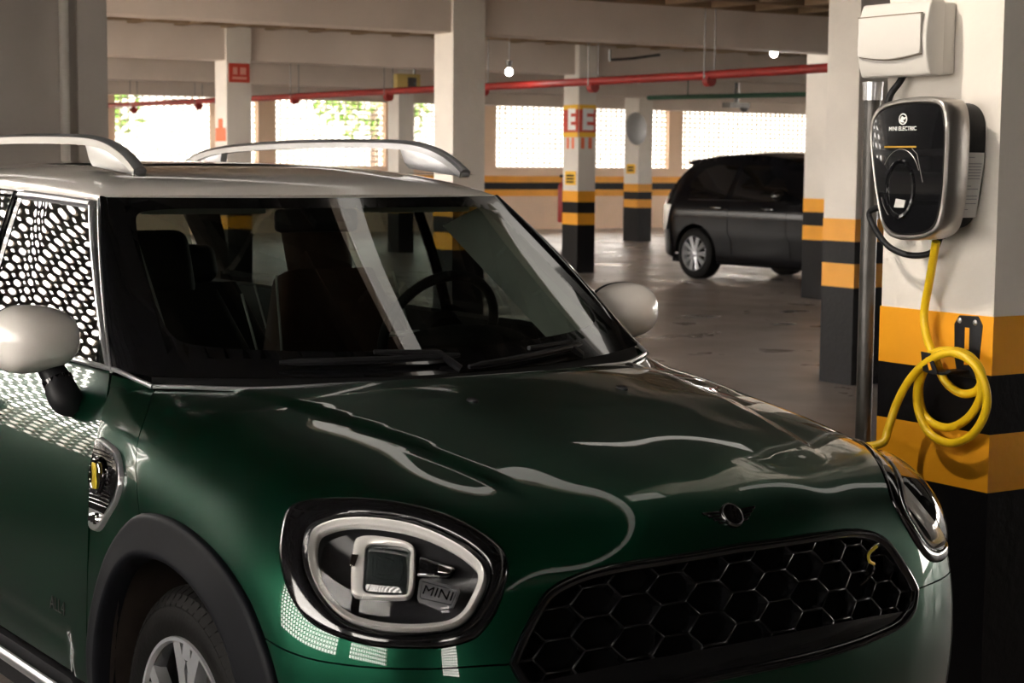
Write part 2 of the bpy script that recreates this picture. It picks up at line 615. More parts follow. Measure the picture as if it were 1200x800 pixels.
def added_glow_strip(a, b, label):  # added glowing strips out of view, make the bright bands reflected in the car
    r = empty('added_glow_strip', ((a[0] + b[0]) / 2, (a[1] + b[1]) / 2, 2.86))
    tag(r, label, 'lamp', 'added glow strips over the near bay')
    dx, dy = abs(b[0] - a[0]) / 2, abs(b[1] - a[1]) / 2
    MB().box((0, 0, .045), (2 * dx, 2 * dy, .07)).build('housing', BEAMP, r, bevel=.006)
    MB().box((0, 0, .004), (2 * dx - .015, 2 * dy - .015, .016)).build('glow_face', STRIPE, r, bevel=.003)
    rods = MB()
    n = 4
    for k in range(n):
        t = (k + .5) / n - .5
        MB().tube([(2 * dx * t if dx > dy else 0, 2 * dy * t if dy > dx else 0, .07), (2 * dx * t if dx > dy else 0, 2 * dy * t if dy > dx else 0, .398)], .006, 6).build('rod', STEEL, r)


added_glow_strip((-5.6, .85), (5.8, .985), 'long added glow strip running along the green car')
added_glow_strip((-2.13, 1.85), (-1.90, 3.3), 'added glow strip crossing behind the charger column')
added_glow_strip((-.08, 1.95), (.24, 6.4), 'added glow strip in line with the charger column')
added_glow_strip((-.08, 1.08), (.24, 1.42), 'short square added glow panel before the charger column')
for u in (6.3, -6.0, -12.2, -18.2, -24.4, -30.4):
    bi += 1
    struct('beam_%d' % bi, MB().span((u - .16, -5.4 if u > -6 else -.95, 2.86), (u + .16, 39.8, 3.55)), BEAMP, bevel=.01)
struct('ledge', MB().span((-33.2, -.95, 3.16), (-33.0, 39.7, 3.25)).span((-33.2, -.95, 3.42), (-33.1, 39.7, 3.55)), WALLP, smooth=0)


# ------------------------------------------------------------------ columns
def column(name, u0, u1, w0, w1, label, zs=(.70, .87, 1.03, 1.19), group='striped concrete columns', m=WHITEW, base=BLK):
    r = empty(name, ((u0 + u1) / 2, (w0 + w1) / 2, 0))
    tag(r, label, 'column', group)
    dx, dy = (u1 - u0) / 2, (w1 - w0) / 2
    lev = (0,) + zs + (3.52,)
    for (za, zb), mm, nm in zip(zip(lev[:-1], lev[1:]), (base, YEL, BLK, YEL, m), ('black_base', 'yellow_band', 'black_band', 'yellow_band', 'shaft')):
        e = .0 if nm == 'shaft' else .003
        MB().span((-dx - e, -dy - e, za), (dx + e, dy + e, zb)).build(nm, mm, r, smooth=0)
    return r


ccol = column('column', -.32, .108, 1.45, 1.87, 'white column with yellow and black bands carrying the charger box', zs=(.672, .832, .994, 1.154))
column('column', -6.30, -5.97, 6.63, 7.05, 'striped white column just left of the charger column')
column('column', -12.75, -12.3, 12.14, 12.5, 'striped column half hidden between the black car and a nearer column')
pilA = column('column', -18.32, -17.93, 12.42, 12.72, 'striped column with red E signs near the top')
pilD = column('column', -26.95, -26.45, 19.75, 20.1, 'distant striped column with a round convex mirror')
column('column', -12.38, -12.0, 6.85, 7.22, 'tall column rising behind the roof rail of the green car', zs=(.70, .87, 1.03, 1.19))
pilP = column('column', -18.36, -17.98, 7.0, 7.34, 'column with a small red sign left of the window')
column('column', -24.6, -24.2, 12.9, 13.2, 'slim distant column under the red pipe behind the green car roof')
column('column', -30.75, -30.35, 12.1, 12.4, 'distant column beside the perforated window at left', m=WALLP)
ww = MB().span((-6.45, -.95, 0), (-6.2, 1.23, 3.52))
ww.span((-6.215, 1.05, 0), (-6.185, 1.22, 3.52))
struct('wall_partition', ww, GREYP, bevel=.008)
pp = MB().tube([(-6.15, .965, .02), (-6.15, .965, 3.25)], .026, 12)
o = pp.build('drain_pipe', WHITEW)
tag(o, 'pale vertical pipe on the grey wall at upper left', 'pipe')


# ------------------------------------------------------------------ red sprinkler pipe and its hangers
rp = empty('sprinkler_pipe', (-15, 10, 2.6))
tag(rp, 'long red fire pipe hung under the ceiling across the garage', 'pipe')
MB().tube([(-17.5, 0, .07), (-9.2, 0, .01), (-3.5, 0, -.02), (-.3, 0, -.045), (2.7, 0, -.058), (8, 0, -.06)], .047, 12).build('pipe', REDP, rp)
for x in (-14.4, -11.2, -7.3, -4.2, -1.6, .9, 3.1):
    z = -.05 if x > 0 else -.02 if x > -5 else .01
    h = MB().tube([(x - .045, 0, z - .07), (x + .045, 0, z - .07)], .065, 12)
    hg = h.build('clamp', REDP, rp)
    for yy in (-.07, .07):
        MB().tube([(x, yy, z - .05), (x, yy, .655)], .007, 6).build('rod', STEEL, hg)
g = MB().tube([(-19.2, 14.6, 2.62), (-12.2, 14.6, 2.52)], .035, 8).tube([(-18.2, 14.6, 2.6), (-18.2, 14.6, 2.9)], .01, 6).tube([(-12.25, 14.6, 2.52), (-12.25, 14.6, 2.9)], .01, 6).build('green_pipe', mat('green_pipe_paint', (.02, .07, .04), rough=.5))
tag(g, 'thin dark green pipe under the beam behind the red pipe', 'pipe')
g = MB().tube([(-33.08, -.9, 3.10), (-33.08, 39, 3.10)], .05, 8).build('brown_pipe', mat('brown_pipe_paint', (.16, .045, .025), rough=.6))
tag(g, 'brown red pipe running along the far wall above the windows', 'pipe')
br = MB().tube([(-13.2, 9.6, 2.86), (-13.2, 9.6, 2.74)], .015, 6).tube([(-13.2, 9.6, 2.745), (-13.2, 9.9, 2.77), (-13.2, 10.3, 2.83)], .018, 6)
tag(br.build('pipe_bracket', STEEL), 'small dark bent bracket hanging under the beam right of centre', 'bracket')
fx = MB().box((-24.0, 20.3, 2.76), (.25, .5, .1)).tube([(-24, 20.3, 2.8), (-24, 20.3, 3.2)], .05, 8).ball((-24, 20.5, 2.7), (.09, .09, .07), 8, 6)
tag(fx.build('ceiling_camera', STEEL, smooth=30), 'small dark fixture hanging under the far beam above the black car', 'fixture')


# ------------------------------------------------------------------ bulbs
def bulb(loc, label, e):
    r = empty('ceiling_bulb', loc)
    tag(r, label, 'lamp', 'bare ceiling bulbs')
    MB().ball((0, 0, 0), (.045, .045, .05), 12, 8).build('bulb', BULB, r)
    MB().lathe([(.03, .07), (.035, .10), (.04, .12), (.04, .135), (0, .135)], (0, 0, 0), (0, 0, 1), 12).tube([(0, 0, .13), (0, 0, max(.2, 3.3 - loc[2]))], .006, 6).build('socket', STEEL, r)
    p = lamp('bulb_light', 'POINT', (0, 0, -.1), e, shadow_soft_size=.12)
    p.parent = r
    return r


bulb((-15.4, 9.64, 2.70), 'glowing bare bulb above the red pipe left of the E column', 2)
bulb((-12.6, 11.5, 2.87), 'glowing bare bulb under the beam above the black car', 2)
sp = empty('added_spotlight', (-.35, -.15, 3.02))  # added lamp out of view, brightens the charger column
tag(sp, 'added unseen spotlight aimed at the charger column', 'lamp')
_d = (Vector((-.08, 1.45, 1.25)) - Vector((-.35, -.15, 3.02))).normalized()
MB().lathe([(.0, -.10), (.045, -.10), (.05, -.08), (.05, .03), (.045, .03), (.04, -.02), (0, -.03)], (0, 0, 0), _d, 20).build('housing', STEEL, sp)
MB().tube([(0, 0, 0), (-.02, -.05, .12), (-.02, -.05, .5)], .012, 8).build('bracket', STEEL, sp)
_l = lamp('spot', 'SPOT', (0, 0, 0), 56, (1, .90, .78), shadow_soft_size=.05, spot_size=math.radians(48), spot_blend=.5)
_l.rotation_euler = _d.to_track_quat('-Z', 'Y').to_euler()
_l.location = _d * .04
_l.parent = sp


# ------------------------------------------------------------------ signs on the columns (world coordinates)
XL = (1, 0, 0)
ZU = (0, 0, 1)


def plate(name, label, cat, u0, u1, z0, z1, w, m, face='w', th=.012, group=None, root=None):
    """flat plate on a column face: face 'w' looks towards -Y, face 'u' looks towards +X"""
    mb = MB()
    if face == 'w':
        mb.span((u0, w - th, z0), (u1, w, z1))
    else:
        mb.span((w, u0, z0), (w + th, u1, z1))
    return mb


def sign_E(face, label):
    if face == 'w':
        a, b, p = -18.31, -17.935, 12.418
        mt = basis(((a + b) / 2 + .03, p - .0145, 2.205), (1, 0, 0), (0, 0, 1))
        mk = lambda n, z0, z1, m, e=0., i=0.: MB().span((a + i, p - .012 - e, z0), (b - i, p, z1)).build(n, m, r, smooth=0)
    else:
        a, b, p = 12.425, 12.71, -17.928
        mt = basis((p + .0145, (a + b) / 2, 2.205), (0, 1, 0), (0, 0, 1))
        mk = lambda n, z0, z1, m, e=0., i=0.: MB().span((p, a + i, z0), (p + .012 + e, b - i, z1)).build(n, m, r, smooth=0)
    r = empty('column_sign')
    tag(r, label, 'sign', 'red E signs')
    mk('panel', 2.035, 2.36, REDS)
    mk('yellow_edge', 2.36, 2.43, YSIGN)
    mk('yellow_edge', 1.965, 2.035, YSIGN)
    text('letter', 'E', WHITES, .40, mt, r, bold=.018)
    for d in (-.075, .055):
        c = (a + b) / 2 + d
        mb = MB()
        if face == 'w':
            mb.span((c - .03, p - .004, 1.80), (c + .03, p, 1.96))
        else:
            mb.span((p, c - .03, 1.80), (p + .004, c + .03, 1.96))
        mb.build('stripe', ORANGES, r, smooth=0)


sign_E('w', 'red sign with a white E on the brighter face of the column')
sign_E('u', 'red sign with a white E on the shaded face of the column')
r = empty('notice_plate')
tag(r, 'yellow notice plate low on the column under the E signs', 'sign')
MB().span((-18.25, 12.408, 1.275), (-17.98, 12.42, 1.475)).build('plate', YSIGN, r, smooth=0)
mb = MB()
for z in (1.41, 1.365, 1.32):
    mb.span((-18.21, 12.404, z - .014), (-18.02, 12.409, z + .014))
mb.build('text_lines', BLK, r, smooth=0)
r = empty('notice_plate')
tag(r, 'small yellow brown plate on the column with the convex mirror', 'sign')
MB().span((-26.85, 19.735, 1.40), (-26.55, 19.75, 1.60)).build('plate', YSIGN, r, smooth=0)
mb = MB()
for z in (1.53, 1.47):
    mb.span((-26.80, 19.73, z - .018), (-26.6, 19.736, z + .018))
mb.build('text_lines', BLK, r, smooth=0)
r = empty('fire_sign')
tag(r, 'small red square sign high on the column at upper left', 'sign')
MB().span((-17.98, 7.03, 2.58), (-17.965, 7.31, 2.82)).build('plate', REDS, r, smooth=0)
mb = MB()
for z0, z1, a, b in ((2.62, 2.65, 7.07, 7.27), (2.68, 2.77, 7.08, 7.14), (2.68, 2.77, 7.18, 7.26)):
    mb.span((-17.965, a, z0), (-17.961, b, z1))
mb.build('symbol', mat('sign_pink', (.75, .35, .28), rough=.5), r, smooth=0)
r = empty('extinguisher_sign')
tag(r, 'small orange extinguisher mark on the pale column at upper left', 'sign')
o = MB().span((-18.33, 6.99, 1.83), (-18.02, 7.0, 2.0)).span((-18.24, 6.99, 2.0), (-18.12, 7.0, 2.12)).build('mark', ORANGES, r, smooth=0)

# fire extinguisher on the far side of column A
r = empty('fire_extinguisher', (-18.42, 12.50, .62))
tag(r, 'red fire extinguisher hung on the side of the E column', 'fire extinguisher')
MB().lathe([(0, 0), (.07, 0), (.085, .02), (.085, .48), (.075, .55), (.03, .6), (.03, .64), (0, .64)], (0, 0, .1), (0, 0, 1), 16).build('cylinder', REDP, r)
MB().box((0, 0, .78), (.03, .12, .04)).tube([(0, .04, .77), (-.08, .05, .7), (-.10, .05, .4)], .012, 8).build('hose', MBLACK, r)

# yellow box under the beam
r = empty('junction_box', (-19.2, 10.3, 2.72))
tag(r, 'small yellow framed box hanging under the beam at upper left', 'box')
MB().box((0, 0, 0), (.12, .38, .24)).build('box', mat('box_yellow', (.5, .38, .12), rough=.6), r, bevel=.01)
MB().box((.065, .05, 0), (.01, .14, .14)).build('cover', GALV, r, bevel=.003)
MB().tube([(0, .12, .1), (0, .12, .5)], .02, 6).build('stem', STEEL, r)

# convex mirror on column D
r = empty('convex_mirror', (-26.25, 19.55, 2.32))
tag(r, 'round convex traffic mirror turned sideways on the distant column', 'mirror')
ax = Vector((-.96, -.29, -.05)).normalized()
MB().lathe([(0, .10), (.12, .095), (.24, .07), (.32, .02), (.335, -.02), (.30, -.03)], (0, 0, 0), -ax, 24).build('housing', MIRRF, r)
MB().lathe([(0, .085), (.15, .07), (.25, .035), (.315, 0)], (0, 0, 0), ax, 24).build('mirror_glass', MIRRG, r)
MB().tube([(-.05, .03, 0), (-.30, .26, 0)], .03, 8).build('arm', STEEL, r)

# ------------------------------------------------------------------ charger column: fuse box, wallbox, conduit, cables, holder
WF = 1.45
# fuse box
r = empty('fuse_box', (-.19, WF, 1.805))
tag(r, 'white plastic fuse box at the top of the charger column', 'fuse box')
MB().span((-.128, -.055, .004), (.128, 0, .199)).build('back_box', BOXW, r, bevel=.008, seg=3)
P = []
for i in range(13):
    t = i / 12
    z = .0 + .203 * t
    P.append((z, -.10 - .020 * math.sin(PI * min(1, max(0, t))) ** .7))
mb = MB()
prof = [(-.05, 0)] + [(p[1], p[0]) for p in P] + [(-.05, .203)]
V = [(-.134, a, b) for a, b in prof] + [(.134, a, b) for a, b in prof]
n = len(prof)
mb.add(V, [tuple(range(n)), tuple(range(2 * n - 1, n - 1, -1))] + [(i, (i + 1) % n, n + (i + 1) % n, n + i) for i in range(n)])
cv = mb.build('front_cover', BOXW, r, bevel=.006, seg=3)
mb = MB()
dp = []
for i in range(11):
    t = i / 10
    xx = -.121 + .242 * t
    dp.append((xx, .058 - .012 * math.sin(PI * t)))
poly = dp + [(.121, .165), (-.121, .165)]
mb.prism(poly, (0, -.1215, 0), (1, 0, 0), (0, 0, 1), .008, ez=(0, -1, 0))
d = mb.build('door', BOXW, r, bevel=.002)
mb = MB().span((-.121, -.1305, .164), (.121, -.119, .167))
mb.build('groove', mat('groove_shadow', (.25, .2, .15), rough=.8), d, smooth=0)
MB().tube([(x_, -.1215, z_ - .002) for x_, z_ in dp], .0016, 6).build('groove', MATS['groove_shadow'], d)

# conduit
r = empty('conduit', (-.35, WF - .03, 0))
tag(r, 'grey steel conduit running down the left edge of the charger column', 'pipe')
MB().tube([(0, 0, .02), (0, 0, 1.76)], .0235, 16).build('tube', GALV, r)
MB().lathe([(.0235, 0), (.028, .0), (.028, .04), (.03, .04), (.03, .052), (.024, .052)], (0, 0, 1.745), (0, 0, 1), 16).build('coupling', SATIN, r)

# wallbox
r = empty('wallbox', (-.06, WF, 1.36))
tag(r, 'black and silver car charger box mounted on the white column', 'car charger')


def wb_outline(s=1., dz=0., n=10):
    pts = [(-.150, .292), (-.142, .335), (-.115, .362), (-.052, .378), (.088, .381), (.126, .368), (.142, .332), (.146, .20), (.135, .075), (.115, .025), (.068, .002), (-.048, .0), (-.085, .022), (-.115, .10), (-.140, .21)]
    c = crom(pts, n, True)
    c = c - [0, .19]
    return [(p[0] * s, p[1] * s + .19 + dz) for p in c]


o1 = wb_outline()
mb = MB()
rings = []
for (y, s) in ((-.085, .96), (-.09, .99), (-.16, 1.0), (-.170, .985), (-.173, .96), (-.172, .93), (-.160, .905)):
    rings.append([(p[0], y, p[1]) for p in wb_outline(s)])
mb.grid(rings, closeu=True)
mb.build('silver_frame', WBSILV, r, smooth=50)
fr = wb_outline(.915)
mb = MB()
rings = []
for (y, s) in ((-.155, .915), (-.169, .907), (-.1728, .897), (-.1738, .6), (-.174, .3)):
    rings.append([(p[0], y, p[1]) for p in wb_outline(s)])
mb.grid(rings, closeu=True)
k = len(mb.v)
mb.f.append(tuple(range(k - len(fr), k)))
fp = mb.build('front_panel', GBLACK, r, smooth=50)
# socket recess: ring and bowl set into the front panel
mb = MB()
so = (-.022, -.1745, .135)
rings = []
for (a, b, y) in ((.058, .082, 0), (.054, .078, -.004), (.047, .070, -.003), (.043, .066, .004), (.036, .055, .006)):
    rings.append([(so[0] + a * math.cos(2 * PI * q / 32), so[1] + y, so[2] + b * math.sin(2 * PI * q / 32)) for q in range(32)])
mb.grid(rings, closeu=True)
mb.build('socket_ring', GBLACK, fp, smooth=50)
mb = MB()
mb.lathe([(.0, .0), (.02, .0), (.034, -.002), (.036, -.006)], (so[0], so[1] + .003, so[2] - .005), (0, -1, 0), 24)
mb.build('socket', mat('socket_grey', (.06, .05, .045), rough=.3), fp)
mb = MB().prism([(-.02, -.012), (.016, -.012), (.022, .008), (-.014, .012)], (so[0] + .002, so[1] - .0005, so[2] - .038), (1, 0, 0), (0, 0, 1), .002, ez=(0, -1, 0))
mb.build('sticker', LABELM, fp, smooth=0)
# thin chrome arcs beside the socket
mb = MB()
mb.tube([(so[0] + .075 * math.cos(t), -.1742, so[2] + .01 + .098 * math.sin(t)) for t in [math.radians(a) for a in range(25, 150, 6)]], .0009, 5)
mb.build('arc_line', WBSILV, fp)
mb = MB()
mb.tube([(so[0] + .075 * math.cos(t), -.1742, so[2] + .01 + .098 * math.sin(t)) for t in [math.radians(a) for a in range(200, 240, 6)]], .0008, 5)
mb.build('arc_line', WBSILV, fp)
mb = MB()
mb.tube([(.018, -.174, .245), (.038, -.174, .23), (.052, -.174, .185), (.062, -.174, .155)], .0010, 5)
mb.build('arc_line', WBSILV, fp)
# display band, logo, text
mb = MB().span((-.085, -.1755, .247), (.035, -.1735, .2515))
mb.build('status_strip', mat('strip_amber', (.45, .27, .02), rough=.4), fp, smooth=0)
mb = MB()
mb.lathe([(.0155, 0), (.0155, .0015), (.0125, .0015), (.0125, 0)], (-.018, -.1738, .324), (0, -1, 0), 28)
mb.prism([(-.012, -.004), (-.004, -.009), (.006, -.009), (.0, -.003), (.008, .0), (.012, .006), (.004, .004), (-.004, .008)], (-.018, -.1738, .324), (1, 0, 0), (0, 0, 1), .0015, ez=(0, -1, 0))
mb.build('logo', WHITES, fp, smooth=0)
text('lettering', 'MINI ELECTRIC', WHITES, .0155, basis((-.018, -.1752, .298), (1, 0, 0), (0, 0, 1)), fp, extrude=.0004, bold=.0002, sx=1.0)
# body behind the frame
bo = [(-.10, .36), (.0, .37), (.085, .362), (.113, .33), (.118, .21), (.10, .09), (.072, .042), (.03, .028), (-.08, .03), (-.10, .06)]
bo = [tuple(p) for p in crom(bo, 6, True)]
MB().prism(bo, (.0, 0, 0), (1, 0, 0), (0, 0, 1), .125, ez=(0, -1, 0)).build('body', MBLACK, r, bevel=.006, smooth=30)
mb = MB()
V = []
for zz in (.235, .21, .18, .15, .12, .095, .075, .06):
    xw = .1195 if zz > .21 else .1195 - (.21 - zz) * .155
    V.append(((xw + .0065, -.012, zz), (xw + .0065, -.075, zz)))
mb.grid(V)
lb = mb.build('label', LABELM, r, smooth=0)
mb = MB()
for i, zz in enumerate((.222, .205, .197, .189, .181, .173, .165, .145, .137, .118, .110, .098, .082)):
    xw = .1215 if zz > .21 else .1215 - (.21 - zz) * .155
    w2 = .05 if i not in (0, 7, 12) else .022
    mb.add([(xw + .0052, -.070, zz - .0012), (xw + .0052, -.070 + w2, zz - .0012), (xw + .0052, -.070 + w2, zz + .0012), (xw + .0052, -.070, zz + .0012)], [(0, 1, 2, 3)])
mb.build('print_lines', mat('print_grey', (.28, .28, .29), rough=.7), lb, smooth=0)
MB().lathe([(.0, .03), (.018, .03), (.018, .0), (.014, -.018), (.0, -.018)], (.012, -.05, .018), (0, 0, 1), 16).build('cable_gland', MBLACK, r)
bc = crom([(-.20, WF - .1, 1.45), (-.275, WF - .1, 1.425), (-.255, WF - .1, 1.385), (-.20, WF - .09, 1.33), (-.132, WF - .07, 1.31), (-.068, WF - .055, 1.325), (-.045, WF - .05, 1.372)], 8)
o = MB().tube([tuple(p) for p in bc], .009, 10).build('black_cable', MBLACK)
tag(o, 'black corrugated cable looping under the charger box', 'cable')
bc = crom([(-.225, WF - .03, 1.815), (-.235, WF - .04, 1.79), (-.255, WF - .05, 1.76), (-.262, WF - .06, 1.715)], 8)
o = MB().tube([tuple(p) for p in bc], .010, 10).build('black_cable', MBLACK)
tag(o, 'short black cable between fuse box and charger box', 'cable')

# cable holder
r = empty('cable_holder', (.022, WF, 1.0))
tag(r, 'black metal cable hook bracket screwed to the yellow band', 'bracket')
pl = [(-.052, .125), (-.035, .150), (.035, .152), (.052, .128), (.044, .035), (.036, -.02), (-.034, -.02), (-.048, .035)]
slot = MB()
# plate built round its slot
outer = [tuple(p) for p in crom(pl, 3, True)]
MB().prism(pl, (0, 0, 0), (1, 0, 0), (0, 0, 1), .006, ez=(0, -1, 0)).build('plate', MBLACK, r, bevel=.003)
MB().span((-.009, -.0075, .058), (.007, -.0062, .118)).span((-.009, -.0075, .015), (.005, -.0062, .035)).build('slot', YEL, r, bevel=.0005)
for (sx_, sz_) in ((-.031, .136), (.026, .134), (-.006, .046)):
    MB().lathe([(0, .003), (.004, .003), (.007, .0015), (.008, 0)], (sx_, -.006, sz_), (0, -1, 0), 12).build('screw', SATIN, r)
hk = MB()
hp = [(-.052, -.045, .052), (-.020, -.050, .052), (.030, -.06, .0), (-.015, -.055, -.002), (-.038, -.05, .0)]
hk.prism([(-.064, .052), (-.030, .05), (.002, -.004), (-.02, -.006), (-.04, -.004), (-.054, .0)], (0, -.112, 0), (1, 0, 0), (0, 0, 1), .006, ez=(0, -1, 0))
hk.prism([(-.004, .0), (.026, -.004), (.046, .008), (.036, .0115), (.022, .003)], (0, -.108, 0), (1, 0, 0), (0, 0, 1), .006, ez=(0, -1, 0))
hk.span((-.035, -.112, -.006), (.012, -.003, .002))
hk.build('hook', MBLACK, r, bevel=.0012)
MB().prism([(-.043, .038), (-.035, .038), (-.018, .006), (-.028, .004)], (0, -.1185, 0), (1, 0, 0), (0, 0, 1), .0012, ez=(0, -1, 0)).build('hook_slot', YEL, r, smooth=0)

# yellow cable
cb = [tuple(p) for p in crom(D_CABLE + [(-.29, 1.22, .76), (-.33, 1.02, .79), (-.33, .93, .80)], 10)]
r = empty('charging_cable', (-.05, 1.37, .8))
tag(r, 'thick yellow charging cable coiled on the black hook', 'cable')
MB().tube([(p[0] + .05, p[1] - 1.37, p[2] - .8) for p in cb], .0118, 12).build('cord', CABLEY, r)
MB().lathe([(.0, .0), (.015, .0), (.022, .03), (.03, .05), (.03, .11), (0, .11)], (-.28, -.40, 0), (0, -1, 0), 16).build('plug', MBLACK, r)


# ------------------------------------------------------------------ black hatchback far behind
def far_car():
    r = empty('parked_car', (-16.2, 13.2, 0), math.radians(4))
    tag(r, 'black car parked beyond the green car, seen from its rear side', 'car')
    # car axes: x forward, rear axle at x=0; visible side is y = -hw ... root sits under the near rear wheel
    WBS, HW = 2.62, .90

    def hw(x, z):
        t = np.interp(z, [.15, .3, .6, .85, .98, 1.1, 1.45, 1.56], [.82, .87, .90, .905, .885, .85, .69, .62])
        e = max(0, (-.35 - x) / .42)
        e2 = max(0, (x - 2.85) / .60)
        return t - .16 * e ** 2.2 - .22 * e2 ** 2.2
    r.scale = (1.075, 1.075, 1.075)
    top = [(-.74, .32), (-.80, .45), (-.79, .62), (-.75, .80), (-.70, .98), (-.60, 1.12), (-.40, 1.36), (-.30, 1.47), (-.42, 1.50), (-.28, 1.535), (.2, 1.585), (.7, 1.60), (1.2, 1.575), (1.6, 1.50), (2.05, 1.25), (2.4, 1.06), (2.9, .98), (3.25, .86), (3.36, .70), (3.38, .45), (3.3, .26)]
    sil = [tuple(p) for p in crom(top, 4)]
    # outline of a side panel with both wheel arches
    ar = .385
    out = list(sil)
    for cx in (WBS, 0.):
        out += [(cx + ar * math.cos(a), .33 + ar * math.sin(a)) for a in np.linspace(math.radians(-14), math.radians(194), 22)]
    out = [(p[0], max(.24, p[1])) for p in out]
    PY = np.array(out)
    from_poly = PY
    off = HW   # root under the near wheel face

    def side(sgn):
        P2 = grid_poly(PY, [], .07)
        V = [(p[0], sgn * hw(p[0], p[1]) + off, p[1]) for p in P2[0]]
        return V, P2[1]
    mb = MB()
    for s in (-1, 1):
        V, F = side(s)
        mb.add(V, F)
    # skin across from silhouette to silhouette, crowned
    rows = []
    for (x, z) in sil:
        row = []
        for t in np.linspace(-1, 1, 13):
            h = hw(x, max(.24, z))
            row.append((x + (.10 * (1 - t * t) if x > 2.7 else -.08 * (1 - t * t) if x < -.45 else 0), t * h + off, max(.24, z) + .035 * (1 - t * t) * (1 if z > .9 else 0)))
        rows.append(row)
    mb.grid(rows)
    mb.build('body', mat('black_car_paint', (.004, .004, .005), rough=.16, spec=.18, coat=.03, coat_r=.03), r, smooth=50)
    gm = mat('dark_car_glass', (.004, .004, .0045), rough=.04, spec=.4, coat=.3)

    def win(name, pts, m, d=.006, par=r):
        P = np.array(pts)
        V2, F2 = grid_poly(P, [], .08)
        return MB().add([(p[0], -(hw(p[0], p[1]) + d) + off, p[1]) for p in V2], F2).build(name, m, par)
    win('side_window', [(-.12, 1.05), (.55, 1.04), (.60, 1.47), (.2, 1.47), (-.0, 1.42), (-.2, 1.25)], gm)
    win('side_window', [(.66, 1.04), (1.55, 1.02), (1.72, 1.05), (1.35, 1.42), (1.1, 1.47), (.70, 1.475)], gm)
    # trim lines, handles, mirror
    MB().tube([(x, -(hw(x, 1.03) + .006) + off, 1.025) for x in np.linspace(-.15, 1.75, 14)], .010, 6).build('belt_trim', GBLACK, r)
    for x in (.42, 1.35):
        MB().box((x, -(hw(x, .93) + .02) + off, .93), (.20, .03, .03)).build('door_handle', GBLACK, r, bevel=.01)
    for x in (.62, 1.66):
        MB().tube([(x + (.06 if z < .6 else 0), -(hw(x, z) + .001) + off, z) for z in np.linspace(.34, 1.0, 8)], .004, 5).build('door_gap', DARK, r)
    MB().ball((1.62, -.98 + off, 1.10), (.09, .12, .075), 14, 10).build('wing_mirror', GBLACK, r)
    for cx in (0., WBS):
        for sg in (-1, 1):
            wh = empty('wheel', (cx, sg * .80 + off, .33), parent=r)
            MB().lathe([(.225, .10), (.25, .105), (.30, .10), (.325, .08), (.33, .05), (.33, -.10), (.30, -.11), (.22, -.11)], (0, 0, 0), (0, sg, 0), 32).build('tyre', RUBBER, wh)
            m = MB().lathe([(.228, .098), (.222, .102), (.212, .09), (.205, .04), (.205, -.08)], (0, 0, 0), (0, sg, 0), 32)
            for k in range(10):
                for dk in (-.09, .09):
                    a = 2 * PI * k / 10
                    b = a + dk
                    m.tube([(math.cos(a + dk * 1.6) * .04, sg * .085, math.sin(a + dk * 1.6) * .04), (math.cos(b) * .215, sg * .092, math.sin(b) * .215)], .0125, 6)
            m.lathe([(0, .10), (.04, .098), (.055, .085), (.055, .06)], (0, 0, 0), (0, sg, 0), 16)
            m.build('rim', RIMM, wh)
            MB().lathe([(0, .02), (.205, .02)], (0, 0, 0), (0, sg, 0), 24).build('brake', DARK, wh)
    # arch liners
    for cx in (0., WBS):
        m = MB()
        rows = [[(cx + ar * math.cos(a), y + off, .33 + ar * math.sin(a)) for a in np.linspace(0, PI, 16)] for y in (-.87, .87)]
        m.grid(rows).build('wheel_arch', DARK, r)
    MB().span((-.55, .12, .20), (3.1, 1.68, .30)).build('underbody', DARK, r)
    # tail lamp wrapping the rear corner
    def wrap(name, z0, z1, x0, x1, m, d=.012):
        rows = []
        for z in np.linspace(z0, z1, 7):
            k = (z - z0) / (z1 - z0)
            row = []
            for x in np.linspace(x0 + .10 * k, x1 - .12 * (1 - k), 6):
                row.append((x - .008, -(hw(x, z) + d) + off, z))
            rows.append(row)
        MB().grid(rows).build(name, m, r)
    wrap('tail_lamp', .62, .95, -.80, -.44, TAIL, .02)
    wrap('tail_lamp', .93, 1.02, -.74, -.52, TAILR)
    return r


# ------------------------------------------------------------------ fitted body surface of the green car (car axes: x forward, y left)
CEN = np.array([-.15, 0, .40])
AX0 = np.array([.62, 0, .785]); AX0 /= np.linalg.norm(AX0)
AX1 = np.array([0, 1., 0])
AX2 = np.cross(AX0, AX1)


